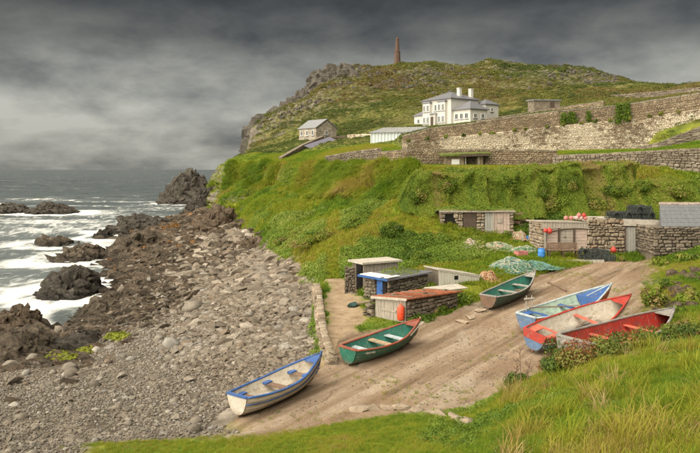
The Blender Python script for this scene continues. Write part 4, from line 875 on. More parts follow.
def glasshouse():
    a, b = W(371, 141.5, 124), W(410, 141.5, 122); e = (b - a); L = e.length; rz = math.atan2(e.y, e.x); H = (9.2) * 123 / 700
    h = empty('glasshouse', a, rz, 'long glasshouse with white posts and a pale roof beside the white house', 'glasshouse')
    MB().box((L / 2, 2.2, H / 2 - .6), (L, 4.2, H + 1.0 - .02)).build('back_wall', RENDER, h)
    for k in range(13):
        x = L * k / 12; MB().box((x, -.02, H / 2 - .3), (.13, .14, H + .6)).build('post', WHITEWOOD, h)
        if k < 12: MB().box((x + L / 24, .04, H / 2 - .2), (L / 12 - .14, .03, H + .3)).build('pane', Mat('milky_glass', .2, .5).col((.42, .48, .49)).m if k == 0 else bpy.data.materials['milky_glass'], h)
    r = MB().add([(-.3, -.3, H), (L + .3, -.3, H), (L + 2.6, 5.4, H + 1.15), (.9, 5.4, H + 1.15), (-.3, -.3, H - .15), (L + .3, -.3, H - .15), (L + 2.6, 5.4, H + 1.0), (.9, 5.4, H + 1.0)], [(0, 1, 2, 3), (7, 6, 5, 4), (0, 4, 5, 1), (1, 5, 6, 2), (2, 6, 7, 3), (3, 7, 4, 0)]).build('roof', SLATE_PALE, h)
    for k in range(1, 12):
        x = L * k / 12; MB().tube([(x, -.25, H + .03), (x + 1.2 + .09 * k, 5.2, H + 1.14)], .05, 5).build('glazing_bar', WHITEWOOD, r)
glasshouse()
def lean_to():
    a, b = W(307, 153.5, 141), W(331, 144, 155); e = b - a; L = e.length
    h = empty('slate_lean_to', a, math.atan2(e.y, e.x), 'slate roofed lean-to against the sloping wall below the cottage', 'shed')
    MB().box((L / 2, -.9, .2), (L, 1.8, 1.4)).build('wall', F_GREY, h, rot=(0, -math.atan2(e.z, L) * .95, 0))
    MB().box((L / 2, -1.0, 1.05), (L + .5, 3.0, .14), 0, 0, (.42, 0)).build('roof', simple('violet_slate', (.20, .19, .235), .6, .25, 1.5, .2, stretch=(1, 3, 1)), h, rot=(0, -math.atan2(e.z, L) * .95, 0))
lean_to()
def stone_shed():
    a = W(534, 110.5, 143); h = empty('stone_shed', a, rad(6), 'small square stone shed with a flat slate roof beyond the field walls', 'shed'); w = 27 * 143 / 700
    MB().box((w / 2, 1.8, .8), (w, 3.6, 2.7)).build('wall', F_GREY, h); MB().box((w / 2, 1.8, 2.28), (w + .5, 4.2, .25), 0, 0, (.06, 0)).build('roof', SLATE_PALE, h); MB().box((w * .7, -.03, .9), (.9, .08, 1.7)).build('door', DARKWOOD, h)
stone_shed()
def chimney_tower():
    b = W(397.3, 63, 350); h = empty('chimney_stack', b, .4, 'tall tapering brick mine chimney on top of the hill', 'chimney')
    MB().add(*frustum([(1.75, -1.5), (1.5, 5.4)])).build('base', CHIM, h); MB().add(*frustum([(1.62, 5.4), (1.62, 5.75)])).build('band', CHIM, h)
    MB().add(*frustum([(1.16, 5.75), (.86, 11.6)])).build('shaft', CHIM, h); MB().add(*frustum([(1.0, 11.6), (1.0, 12.0), (.62, 12.1), (.55, 12.9)])).build('cap', CHIM, h)
def frustum(prof, n=8):
    V, F = [], []
    for r, z in prof: V += [(r * math.cos(2 * math.pi * k / n), r * math.sin(2 * math.pi * k / n), z) for k in range(n)]
    for i in range(len(prof) - 1): F += [(i * n + k, i * n + (k + 1) % n, (i + 1) * n + (k + 1) % n, (i + 1) * n + k) for k in range(n)]
    return V, F + [tuple(reversed(range(n))), tuple(range((len(prof) - 1) * n, len(prof) * n))]
chimney_tower()
def shelter():
    a = W(446, 170, 70.5); h = empty('turf_roofed_shelter', a, rad(2), 'turf roofed stone shelter with a dark opening in the terrace wall', 'shelter'); s = 70.5 / 700; L = 41 * s; H = 14.5 * s
    MB().box((9 * s, 1.4, H / 2 - .2), (18 * s, 2.8, H + .4)).build('wall', F_TAN, h); MB().box((38 * s - .35, 1.4, H / 2 - .2), (5.5 * s, 2.8, H + .4)).build('wall', F_TAN, h)
    MB().box((L / 2, 2.9, H / 2 - .2), (L - .1, .2, H + .4)).build('back_wall', OPENING_SHADE, h)
    MB().box((19.5 * s, -.04, H / 2 - .1), (.12, .16, H + .2)).build('post', GREYWOOD, h); MB().box((33 * s, -.04, H / 2 - .1), (.12, .16, H + .2)).build('post', GREYWOOD, h)
    MB().box((9.5 * s, -.05, H * .5), (.8, .06, .7)).build('board', WHITEWOOD, h)
    MB().hexa([(-.5, -.5, H - .12), (L + .3, -.5, H + .05), (L + .3, 3.4, H + .4), (-.5, 3.4, H + .25)], [(-.5, -.5, H + .05), (L + .3, -.5, H + .3), (L + .3, 3.4, H + .75), (-.5, 3.4, H + .5)]).build('turf_roof', TURF, h)
    MB().box((L / 2 + .7, -.56, H + .02), (L * .72, .08, .22), 0, 0, (0, -.04)).build('fascia', DARKWOOD, h)
shelter()
# ------------------------------------------------------------------ fishermen's huts
def planks(parent, p0, p1, b, t0, t1, w, m, R, th=.03, off=.02, name='plank', gap=.012):
    """upright planks along p0-p1 (parent space), from b up to a sloping top"""
    p0, p1 = Vector(p0), Vector(p1); L = (p1 - p0).length; e = (p1 - p0) / L; yaw = math.atan2(e.y, e.x); n = Vector((math.sin(yaw), -math.cos(yaw), 0)); k = max(int(round(L / w)), 1)
    for i in range(k):
        f = (i + .5) / k; tp = t0 + (t1 - t0) * f - R.uniform(0, .02); bb = b + R.uniform(-.02, .01); q = p0 + e * L * f + n * (off + R.uniform(-.006, .006))
        MB().box((q.x, q.y, (tp + bb) / 2), (L / k - gap, th, tp - bb), yaw, .003).build(name, m, parent, rot=None)
def rust_hut():
    R = random.Random(11); c = Vector((2.22, 27.5, 0)); c.z = ground_z(c.x, c.y) - .05; rz = rad(42); Wf, L = 1.72, 3.1
    top = CAMZ - (298 - 169) / 700 * 27.5 - c.z
    h = empty('plank_hut', c, rz, 'low plank-fronted hut with a rusty orange roof behind the green boat', 'hut')
    MB().hexa([(.06, .06, -.6), (L, .06, -.4), (L, Wf - .05, -.4), (.06, Wf - .05, -.6)], [(.06, .06, top - .06), (L, .06, top - .12), (L, Wf - .05, top - .26), (.06, Wf - .05, top - .16)]).build('hut_core', MORTAR, h)
    planks(h, (0, Wf, 0), (0, 0, 0), -.05, top - .2, top - .06, .17, GREYWOOD, R)
    MB().box((-.045, Wf / 2, top - .2), (.03, Wf, .09), 0, 0, (-.06, 0)).build('top_rail', GREYWOOD, h); MB().box((-.05, .95, top * .42), (.03, .85, .08)).build('door_brace', GREYWOOD, h)
    stones_each(h, ((.02, 0), (L, 0), -.35, .05, top - .1, top - .14, .27, .135), DARKSTONE, R, .14)
    MB().hexa([(-.14, -.16, top - .05), (L + .2, -.16, top - .13), (L + .2, Wf + .15, top - .28), (-.14, Wf + .15, top - .2)], [(-.14, -.16, top), (L + .2, -.16, top - .08), (L + .2, Wf + .15, top - .23), (-.14, Wf + .15, top - .15)]).build('roof', RUST, h)
    for i in range(7):
        x = .25 + i * .46; MB().box((x, Wf / 2, top - .045 - .028 * x), (.05, Wf + .28, .035), 0, .006, (-.083, 0)).build('roof_batten', RUST if i % 3 else BROWNWOOD, h)
    for (x, y) in ((.5, 1.2), (1.5, .4), (2.4, 1.3), (2.9, .5)):
        o = bpy.data.objects.new('roof_stone', R.choice(stone_meshes(DARKSTONE))); o.location = (x, y, top - .03 * x - .09 * y + .03); o.scale = (.2, .15, .1); link(o, h)
    MB().box((-.155, Wf / 2, top - .12), (.03, Wf + .3, .09), 0, 0, (-.085, 0)).build('fascia', CONC, h)
    # rubble pier on the far front corner
    stones_each(h, ((-.05, Wf + .62), (-.05, Wf + .04), -.4, -.35, top - .75, top - .25, .2, .14), DARKSTONE, R, .34)
    # orange fender hanging at the near corner
    M3 = Matrix.Rotation(rz, 3, 'Z'); q = c + M3 @ Vector((-.2, .12, 0)); zb = CAMZ - (321 - 169) / 700 * q.y
    f = empty('fender', (q.x, q.y, zb), 0, 'orange cylindrical fender hanging on the corner of the plank hut', 'fender'); OR = Mat('orange_vinyl', .45, .4); nn = OR.noise(OR.co(), 9, 5, .6); OR.col(OR.ramp(nn, [(.35, (.55, .05, .02)), (.6, (.72, .085, .03))])); BUOYRED = OR.m
    MB().lathe([(.03, 0), (.10, .03), (.145, .10), (.145, .52), (.10, .59), (.04, .62), (.04, .68)], n=16).build('body', BUOYRED, f, smooth=True); MB().tube([(0, 0, .66), (0, .03, .82)], .012, 6).build('rope', simple('rope', (.35, .29, .2), .9), f)
    return BUOYRED
BUOYRED = rust_hut(); ROPE = bpy.data.materials['rope']
def blue_hut():
    R = random.Random(12); c = Vector((1.66, 31.0, 0)); c.z = ground_z(c.x, c.y) - .05; rz = rad(42); Wf, L = 1.5, 2.7; top = CAMZ - (280 - 169) / 700 * 31 - c.z
    h = empty('stone_hut', c, rz, 'little stone hut with a blue door and a turf and felt roof', 'hut')
    MB().hexa([(.05, .05, -.6), (L, .05, -.4), (L, Wf, -.4), (.05, Wf, -.6)], [(.05, .05, top - .05), (L, .05, top), (L, Wf, top), (.05, Wf, top)]).build('hut_core', MORTAR, h)
    stones_each(h, ((.0, 0), (L, 0), -.3, .2, top - .06, top, .27, .14), DARKSTONE, R, .14); stones_each(h, ((0, Wf), (0, .72), -.35, -.3, top - .04, top - .04, .2, .13), DARKSTONE, R, .14)
    d = MB().box((-.035, .44, top * .46), (.05, .36, top * .92)).build('door', BLUE, h); MB().box((-.03, .15, top * .46), (.03, .2, top * .9)).build('doorway_shade', OPENING_SHADE, h); MB().box((-.07, .32, top * .5), (.02, .03, .1)).build('handle', DARKWOOD, d)
    MB().hexa([(-.2, -.2, top - .02), (L + .1, -.2, top + .05), (L + .1, Wf + .2, top + .05), (-.2, Wf + .2, top)], [(-.2, -.2, top + .05), (L + .1, -.2, top + .12), (L + .1, Wf + .2, top + .12), (-.2, Wf + .2, top + .07)]).build('roof', SLATE, h)
    MB().hexa([(-.17, .3, top + .075), (.55, .3, top + .09), (.5, Wf + .12, top + .1), (-.17, Wf + .12, top + .085)], [(-.17, .3, top + .10), (.55, .3, top + .115), (.5, Wf + .12, top + .125), (-.17, Wf + .12, top + .11)]).build('white_felt', WHITEWOOD, h)
    MB().box((.28, -.02, top + .12), (.85, .24, .03), .1).build('white_felt', WHITEWOOD, h)
    MB().box((-.215, Wf / 2, top + .03), (.03, Wf + .42, .09)).build('fascia', BLUE, h)
    V, F = clumpmesh(500, 1.0, .22, .05, R); lf = MB().add([(v[0] * 1.05 + 1.6, v[1] * .85 + .75, v[2] + top + .1) for v in V], F); me = mesh_np('turf', lf.V, lf.F, LEAFP); attr(me, 'tint', np.full(len(lf.V), .5)); obj('turf', me, h)
LEAFP = veg_mat('painted_leaf', [(0, (.045, .082, .010)), (.35, (.10, .160, .014)), (.6, (.175, .220, .020)), (.8, (.225, .215, .045)), (1, (.27, .19, .08))], .3, use_tint=False)
blue_hut()
def grey_shed():
    R = random.Random(13); c = Vector(((363 - 350) / 700 * 33.6, 33.6, 0)); c.z = ground_z(c.x, c.y) - .05; top = CAMZ - (264 - 169) / 700 * 33.6 - c.z
    h = empty('plank_shed', c, rad(30), 'small grey plank shed with a pale flat roof behind the blue door', 'shed'); L, Wf = 2.0, 1.0
    MB().box((L / 2, Wf / 2 + .03, top / 2 - .3), (L - .06, Wf, top + .5)).build('hut_core', MORTAR, h); planks(h, (0, 0, 0), (L, 0, 0), -.1, top - .03, top - .03, .2, GREYWOOD, R)
    MB().box((-.03, .3, top * .5), (.04, .5, top * .9)).build('door', OPENING_SHADE, h); MB().box((L / 2, Wf / 2, top + .04), (L + .3, Wf + .4, .09)).build('roof', CONC, h)
    w = empty('stone_pillar', at(350, 33.4), 0, 'dry stone pillar left of the grey plank shed', 'stone wall')
    zt = CAMZ - (266 - 169) / 700 * 33.4 - w.location.z; MB().box((0, .2, zt / 2 - .2), (.44, .34, zt + .2)).build('wall_core', MORTAR, w)
    stones_each(w, ((-.27, 0), (.28, 0), -.2, -.2, zt, zt - .05, .2, .13), DARKSTONE, R, .22)
grey_shed()
def plank_panel():
    R = random.Random(14); a, b = at(438.5, 32.6), at(479, 33.4); a.z = b.z = min(a.z, b.z) - .1; e = b - a; rz = math.atan2(e.y, e.x); L = e.length
    h = empty('plank_hut', a, rz, 'bleached pale plank hut front with a small square hole', 'hut'); t0 = CAMZ - (269.5 - 169) / 700 * 32.6 - a.z; t1 = CAMZ - (275.5 - 169) / 700 * 33.4 - a.z
    PALE = simple('bleached_planks', (.56, .53, .45), .85, .16, 3, .4, stretch=(6, 6, .6), dark=.4)
    MB().hexa([(.02, .03, -.3), (L, .03, -.3), (L, 1.4, -.3), (.02, 1.4, -.3)], [(.02, .03, t0 - .05), (L, .03, t1 - .05), (L, 1.4, t1 - .1), (.02, 1.4, t0 - .1)]).build('hut_core', MORTAR, h)
    planks(h, (0, 0, 0), (L, 0, 0), 0, t0, t1, .15, PALE, R); MB().box((L * .42, -.045, (t0) * .55), (.2, .02, .18)).build('hole', OPENING_SHADE, h)  # the hole is a flat plate coloured as its shade
    MB().box((L / 2, -.05, (t0 + t1) / 2 - .02), (L + .1, .035, .08), 0, 0, (0, math.atan2(t0 - t1, L))).build('top_rail', PALE, h)
    MB().hexa([(-.06, -.08, t0 - .02), (L + .06, -.08, t1 - .02), (L, 1.5, t1 - .06), (0, 1.5, t0 - .06)], [(-.06, -.08, t0 + .03), (L + .06, -.08, t1 + .03), (L, 1.5, t1), (0, 1.5, t0)]).build('roof', CONC, h)
    s = at(446, 31.4); sh = MB().box((0, 0, 0), (1.9, .75, .05), 0, .01, (.10, 0)).build('roof_sheet', CONC, loc=(s.x, s.y, CAMZ - (288 - 169) / 700 * 31.4), rot=(0, 0, rad(30))); tag(sh, 'pale flat roofing sheet lying in front of the bleached plank hut', 'sheet')
plank_panel()
def turf_hut():
    R = random.Random(15); d = 44.; s = d / 700; a = W(440, 240, d); h = empty('stone_hut', a, rad(1), 'long stone hut with a turf roof dug into the green bank', 'hut'); H = 28 * s
    MB().box((37 * s, 1.3, H / 2 - .3), (73 * s, 2.4, H + .55)).build('hut_core', MORTAR, h)
    def pier(x0, x1, skip=()): stones_each(h, ((x0 * s, 0), (x1 * s, 0), -.1, -.1, H, H, .30, .17), WALLSTONE, R, .2, skip=skip)
    pier(0, 23, ((4.5 * s, 15.5 * s, H * .58, H * .98),)); pier(36.5, 44.5); pier(70, 74)
    MB().box((10 * s, .06, H * .76), (11 * s, .12, H * .34)).build('window', OPENING_SHADE, h)
    MB().box((29.8 * s, .03, H * .5), (13 * s, .1, H)).build('door', DARKWOOD, h)
    planks(h, (44.8 * s, .02, 0), (53 * s, .02, 0), 0, H - .05, H - .05, .2, DOORGREY, R); planks(h, (54 * s, .02, 0), (70 * s, .02, 0), 0, H - .05, H - .05, .22, PINKWOOD, R)
    MB().box((53.5 * s, -.03, H / 2), (.08, .1, H)).build('post', GREYWOOD, h); MB().box((60 * s, -.06, H * .7), (.32, .04, .3)).build('hatch', GREYWOOD, h)
    MB().box((37 * s, -.08, H + .05), (76 * s, .22, .11)).build('lintel', GREYWOOD, h)
    V, F = clumpmesh(1800, 1, .35, .075, R); lf = MB().add([(v[0] * 2.6 + 37 * s, v[1] * .9 + .65, v[2] * .8 + H + .12) for v in V], F); me = mesh_np('turf_roof', lf.V, lf.F, LEAFP); attr(me, 'tint', np.clip(rng.normal(.42, .15, len(lf.V)), 0, 1)); obj('turf_roof', me, h)
    MB().hexa([(-.2, -.18, H + .1), (75 * s, -.18, H + .1), (75 * s, 2.4, H - .3), (-.2, 2.4, H - .3)], [(-.15, -.1, H + .22), (74 * s, -.1, H + .22), (74 * s, 2.4, H - .05), (-.15, 2.4, H - .05)]).build('roof', TURF, h)
turf_hut()
def gear_store():
    R = random.Random(16); d = 40.; s = d / 700; a = W(543, 259, d); h = empty('gear_store', a, rad(1.5), 'row of stone and timber gear stores at the top of the slipway', 'hut')
    def zz(py): return (259 - py) * s
    MB().hexa([(.04, .1, -.5), (112 * s, .1, -.5), (112 * s, 3, -.5), (.04, 3, -.5)], [(.04, .1, zz(223)), (112 * s, .1, zz(221)), (112 * s, 3, zz(225)), (.04, 3, zz(227))]).build('hut_core', MORTAR, h)
    stones_each(h, ((0, 2.6), (0, 0), -.3, -.3, zz(224), zz(222), .3, .17), WALLSTONE, R, .18)
    # timber front: stone plinth, three faded boards panels, planked fascia
    stones_each(h, ((0, 0), (45 * s, 0), -.3, -.3, zz(247), zz(247), .3, .16), WALLSTONE, R, .2)
    for (x0, x1, m) in ((4, 15.5, PINKWOOD), (16, 31, GREYWOOD), (31.5, 44.5, PINKWOOD)):
        k = 6
        for i in range(k): 
            z0 = zz(247) + (zz(228.5) - zz(247)) * i / k; hh = (zz(228.5) - zz(247)) / k
            MB().box(((x0 + x1) / 2 * s, .02, z0 + hh / 2), ((x1 - x0) * s, .05, hh - .012), 0, .004).build('board', m, h)
    for x in (2, 15.8, 31.2): MB().box((x * s, -.02, zz(238)), (.11, .12, zz(228) - zz(248))).build('post', DARKWOOD if x > 3 else GREYWOOD, h)
    MB().box((22 * s, -.03, zz(237)), (.07, .03, .07)).build('knob', DARKWOOD, h)
    planks(h, (-.1, -.02, 0), (46 * s, -.02, 0), zz(228.5), zz(221), zz(222.5), .16, GREYWOOD, R, name='fascia_board')
    arc = [(x * s, -.07, zz(232.5 - 4.0 * math.sin(math.pi * (x - 3) / 60))) for x in np.linspace(3, 46, 10)]; MB().tube(arc, .03, 6).build('arched_rail', DARKWOOD, h)
    # rubble front
    stones_each(h, ((44.5 * s, -.02), (82 * s, -.02), -.3, -.25, zz(217), zz(219), .30, .17), WALLSTONE, R, .24)
    # planked door with frame, right hand stonework and concrete lintel
    planks(h, (82.8 * s, -.01, 0), (93.5 * s, -.01, 0), -.05, zz(227), zz(227), .14, DOORGREY, R, name='door_plank')
    MB().box((82.4 * s, -.06, zz(241)), (.09, .14, zz(226) - zz(256))).build('door_post', DARKWOOD, h)
    stones_each(h, ((94 * s, -.0), (113 * s, -.0), -.25, -.1, zz(227.5), zz(229), .28, .16), WALLSTONE, R, .2)
    MB().box((98.5 * s, -.02, zz(223)), (36 * s, .28, zz(220) - zz(226.5)), 0, .01, (0, .03)).build('lintel', CONC, h)
    MB().hexa([(-.12, -.1, zz(222)), (46 * s, -.1, zz(223)), (46 * s, 3.1, zz(226)), (-.1, 3.1, zz(225))], [(-.12, -.1, zz(221)), (46 * s, -.1, zz(222)), (46 * s, 3.1, zz(224.5)), (-.1, 3.1, zz(223.5))]).build('roof', GREYWOOD, h)
    MB().hexa([(46.2 * s, .1, zz(222)), (113 * s, .1, zz(222)), (113 * s, 3.1, zz(223)), (46.2 * s, 3.1, zz(222))], [(46.2 * s, .1, zz(219.5)), (113 * s, .1, zz(220)), (113 * s, 3.1, zz(220.5)), (46.2 * s, 3.1, zz(219.8))]).build('roof', CONC, h)
    k = MB().box((0, 0, 0), (3.5, .5, .42), rad(2), .03).build('kerb', CONC, loc=W(571, 263.5, 38.6)); tag(k, 'weathered concrete ledge in front of the gear stores', 'kerb')
    return h
gear_store()
def slate_hut():
    R = random.Random(17); d = 37.6; s = d / 700; a = W(653, 252, d); h = empty('stone_hut', a, rad(-4), 'rubble stone hut with a blue-grey slate roof at the right edge', 'hut'); H = 24.5 * s; L = 92 * s
    MB().box((L / 2 + .05, 1.9, H / 2 - .3), (L, 3.5, H + .5)).build('hut_core', MORTAR, h); stones_each(h, ((0, 0), (L, 0), -.15, -.1, H + .05, H, .30, .15), DARKSTONE, R, .24)
    stones_each(h, ((.02, 2.6), (.02, 0), -.15, -.1, H, H + .03, .3, .15), DARKSTONE, R, .2)
    x0 = 9 * s; RS = simple('blue_grey_slate', (.15, .155, .16), .5, .18, 2, .2, stretch=(3, 1, 1)); yb = 2.4; rf = None
    MB().hexa([(x0, .15, H - .1), (L, .15, H - .1), (L, yb, H - .1), (x0 + .7, yb, H - .1)], [(x0 + .02, .2, H + .02), (L, .2, H + .02), (L, yb - .02, H + 1.1), (x0 + .72, yb - .02, H + 1.1)]).build('roof_core', SLATE, h)
    n = 15
    for r in range(6):                         # slates in courses
        f0, f1 = r / 6, (r + 1) / 6
        for i in range(n):
            def pt(f, t, up): xs = x0 + .72 * f; return (xs + (L - xs) * t, .12 + (yb - .12) * f, H + .03 + 1.12 * f + up)
            t0, t1 = (i + .008) / n, (i + .992) / n; lo, hi = .03, .02
            MB().hexa([pt(f0, t0, 0), pt(f0, t1, 0), pt(f1, t1, 0), pt(f1, t0, 0)], [pt(f0, t0, lo + .012), pt(f0, t1, lo + .012), pt(f1 + .02, t1, hi), pt(f1 + .02, t0, hi)]).build('slate', RS, h)
    for i in range(12):
        t = (i + .5) / 12; MB().box((x0 + .72 + (L - x0 - .72) * t, yb, H + 1.19), ((L - x0 - .72) / 12 - .015, .26, .12), 0, .01).build('ridge_tile', PINKWOOD, h)
slate_hut()
# ------------------------------------------------------------------ sea wall beside the path and the slab at the foot of the grass
def sea_wall():
    R = random.Random(18); pts = [(316, 34.8 + .4), (318.5, 33.2), (319.5, 30.5), (321, 28), (324, 25.8), (329, 24.0), (333, 22.8)]
    a = at(319, 30, 2.6); h = empty('sea_wall', a, 0, 'old mortared stone sea wall between the shingle and the footpath', 'sea wall'); core = MB()
    for (u0, d0), (u1, d1) in zip(pts[:-1], pts[1:]):
        A, B = at(u0, d0) - a, at(u1, d1) - a; gl = [ground_z((u - 350 - 10) / FOC * d, d) - a.z for u, d in ((u0, d0), (u1, d1))]; gh = [ground_z((u - 350 + 9) / FOC * d, d) - a.z + .10 for u, d in ((u0, d0), (u1, d1))]
        P0, P1 = (A.x - .12, A.y), (B.x - .12, B.y)
        wall_core(core, P0, P1, gl[0] - .2, gl[1] - .2, gh[0], gh[1], .28, .04); stones_each(h, (P0, P1, gl[0] - .15, gl[1] - .15, gh[0] + .04, gh[1] + .04, .36, .24), WALLSTONE, R, .2)
        L = math.dist(P0, P1); k = max(int(L / .42), 1); e = (Vector(P1) - Vector(P0)) / L; n = Vector((-e.y, e.x)); yaw = math.atan2(e.y, e.x)
        for i in range(k):
            f = (i + .5) / k; q = Vector(P0) + e * L * f + n * .15; o = bpy.data.objects.new('coping_stone', R.choice(stone_meshes(WALLSTONE))); o.location = (q.x, q.y, gh[0] + (gh[1] - gh[0]) * f + .07); o.scale = (L / k * .97, .34 * R.uniform(.75, 1.2), .15 * R.uniform(.7, 1.3)); o.rotation_euler = (R.gauss(0, .05), R.gauss(0, .06), yaw + R.gauss(0, .08)); link(o, h)
    core.build('wall_core', MORTAR, h)
sea_wall()
def slab():
    R = random.Random(19); L = [(352, 412), (366, 409.5), (380, 408.5), (394, 409), (408, 410.5), (422, 412.5), (436, 415), (448, 417.5), (459, 420.5), (468, 424)]
    M = simple('bleached_concrete', (.27, .215, .155), .9, .3, 2.2, .7, dark=.7, coord='pos', dirt=(.16, .12, .08)); base = hit(*L[0]); g = empty('concrete_edge', base, 0, 'long pale broken concrete edge lying at the top of the foreground grass', 'concrete edge')
    P = [hit(u, y) for u, y in L]
    for i in range(len(P) - 1):
        a, b = P[i], P[i + 1]; e = b - a; hw = e.length * .80; V, F = chunk(hw, R.uniform(.16, .24), R.uniform(.10, .15), 18, R, .85); yaw = math.atan2(e.y, e.x)
        rot = Matrix.Rotation(yaw, 3, 'Z') @ Matrix.Rotation(-math.atan2(e.z, math.hypot(e.x, e.y)), 3, 'Y') @ Matrix.Rotation(R.uniform(-.15, .15), 3, 'X'); c = (a + b) / 2 - base + Vector((0, R.uniform(-.03, .05), .02))
        MB().add([rot @ v + c for v in V], F).build('concrete_piece', M, g, bevel=.02)
slab()
# ------------------------------------------------------------------ boats
def paint(name, c, rough=.5, wear=.3, dirt=None):
    M = Mat(name, rough, .35); q = M.co(); n = M.noise(q, 2.0, 6, .65, .4); dirt = dirt or tuple(v * .40 + .045 for v in c)
    col = M.ramp(n, [(.3, tuple(v * .78 for v in c)), (.7, tuple(min(v * 1.12, 1) for v in c))])
    col = M.mix(M.ramp(M.noise(M.map(q, (.5, 2, 2)), 5, 7, .72, .6), [(.38, .9), (.54, 0)]), col, dirt)               # grime in streaks
    col = M.mix(M.ramp(M.noise(q, 8, 7, .75), [(.58, 0), (.63, .85)]), col, (.26, .215, .16))                            # chips down to the wood
    col = M.mix(M.ramp(M.sep(q, 2), [(.02, .7), (.20, 0)]), col, (.16, .12, .085))                                      # mud along the keel
    M.col(col); M.roughness(M.ramp(n, [(.3, rough + .2), (.7, rough)])); M.bump(M.noise(M.map(q, (.4, 3, 3)), 9, 5, .7), .35, .02); return M.m
P_WHITE = paint('boat_white', (.60, .555, .475), .5, .3, (.45, .38, .28)); P_CREAM = paint('boat_cream', (.58, .53, .44), .6, .35, (.42, .34, .24)); P_BLUE = paint('boat_blue', (.045, .12, .34), .45, .25)
P_GREEN = paint('boat_green', (.016, .145, .092), .4, .25); P_TEAL = paint('boat_teal', (.03, .17, .125), .5, .3); P_REDBROWN = paint('boat_oxide', (.30, .075, .04), .55, .35); P_RED = paint('boat_red', (.43, .042, .026), .45, .2)
P_GREYB = paint('boat_grey', (.30, .28, .25), .7, .5); P_PALEGREEN = paint('boat_pale_green', (.40, .52, .42), .55, .3); P_PALEBLUE = paint('boat_pale_blue', (.46, .53, .55), .5, .25); P_DKGREEN = paint('boat_dark_green', (.035, .10, .07), .55, .3)
P_ORANGE = paint('boat_orange', (.62, .15, .035), .5, .35); P_LTBLUE = paint('boat_light_blue', (.11, .19, .32), .5, .3); P_BROWN = paint('boat_brown', (.20, .12, .075), .7, .4); P_WOODY = paint('boat_wood', (.40, .29, .18), .7, .4)
P_SALMON = paint('boat_salmon', (.72, .16, .10), .5, .25); P_GREYFLOOR = paint('boat_floor_grey', (.33, .31, .27), .8, .5)
def boat(label, stern, bow, beam, H, heel, hull, inner, gun, thw, transom=None, lower=None, rub=None, thwarts=(.2, .5, .74), ends=None, floor=None, deck=None, sdeck=None, stem=None, dz=0.0, over=.10, thw_m=None):
    A, B = hit(*stern), hit(*bow); L = (B - A).length; yaw = math.atan2(B.y - A.y, B.x - A.x); pitch = math.asin((B.z - A.z) / L); mid = (A + B) / 2
    root = bpy.data.objects.new('rowing_boat', None); root.location = (mid.x, mid.y, mid.z + dz + .03); root.rotation_mode = 'XYZ'; root.rotation_euler = (heel, -pitch, yaw); root.empty_display_size = .3; link(root); tag(root, label, 'boat', 'boats drawn up on the slipway')
    T = np.linspace(0, 1, 25); fb = lambda t: float(np.interp(t, [0, .1, .22, .34, .46, .58, .68, .78, .86, .93, .97, 1], [.62, .78, .91, .98, 1, .97, .89, .74, .55, .32, .17, .03]))
    b = beam / 2; sh = lambda t: H * (.80 + .15 * max(0, (.42 - t) / .42) ** 2 + .48 * max(0, (t - .42) / .58) ** 2)
    zk = lambda t: H * (.36 * max(0, (t - .74) / .26) ** 2.4 + .10 * max(0, (.25 - t) / .25) ** 2)
    def pt(t, s, side, ins=0.):
        w = fb(t) * b; e = .55 + .35 * max(0, (t - .6) / .4); y = w * s ** e; z = zk(t) + (sh(t) - zk(t)) * s ** 1.6; x = -L / 2 + L * t + over * L * max(0, (t - .8) / .2) ** 1.5 * s
        y = max(y - ins, 0); z += ins * .8 * (1 - s); x -= ins * 2.5 * max(0, (t - .9) / .1); x += ins * max(0, (.04 - t) / .04); return Vector((x, side * y, z))
    NS = 6
    def shell(ins, lap):
        mb = MB()
        for side in (-1, 1):
            for k in range(NS):
                s0, s1 = k / NS, (k + 1) / NS; base = len(mb.V)
                for t in T:
                    for s, o in ((s0, lap), (s1, 0)):
                        q = pt(t, s, side, ins); q.y += side * o; mb.V.append(q)
                for i in range(len(T) - 1):
                    a = base + 2 * i; f = (a, a + 2, a + 3, a + 1); mb.F.append(f if side < 0 else tuple(reversed(f)))
        return mb
    ho = shell(0, .020).build('hull', hull, root, True)
    if lower:                                  # the lower strakes carry another paint
        ho.data.materials.append(lower)
        for pg in ho.data.polygons:
            k = (pg.index // (len(T) - 1)) % NS
            if k < NS - 2: pg.material_index = 1
    shell(.035, 0).build('inner_hull', inner, root, True)
    def ring(s, out, r, m, name, t0=0, fl=1., up=0.):
        for side in (-1, 1):
            pts = []
            for t in np.linspace(t0, 1, 22): q = pt(t, s, side); q.y += side * out; q.z += up; pts.append(q)
            MB().tube(pts, r, 6, flat=fl).build(name, m, root, True)
    ring(1, -.01, .042, gun, 'gunwale', fl=.75, up=.01)
    for k in range(1, NS): ring(k / NS, .016, .007, P_BROWN, 'plank_seam')
    if rub: ring(.74, .012, .022, rub, 'rubbing_strake')
    # transom
    tr = MB(); outl = [pt(0, s, -1) for s in np.linspace(1, 0, 9)] + [pt(0, s, 1) for s in np.linspace(.125, 1, 8)]; n = len(outl); tr.V = [Vector((q.x - .025, q.y, q.z)) for q in outl] + [Vector((q.x + .03, q.y * .97, q.z)) for q in outl]
    tr.F = [tuple(range(n)), tuple(reversed(range(n, 2 * n)))] + [(i, i + n, (i + 1) % n + n, (i + 1) % n) for i in range(n)]; to = tr.build('transom', (lower or transom or hull), root)
    if lower:
        w0 = pt(0, .72, 1); w1 = pt(0, 1, 1); MB().hexa([(w0.x - .04, -w0.y, w0.z), (w0.x + .0, -w0.y, w0.z), (w0.x, w0.y, w0.z), (w0.x - .04, w0.y, w0.z)], [(w1.x - .04, -w1.y, w1.z), (w1.x, -w1.y, w1.z), (w1.x, w1.y, w1.z), (w1.x - .04, w1.y, w1.z)]).build('transom_band', transom, to)
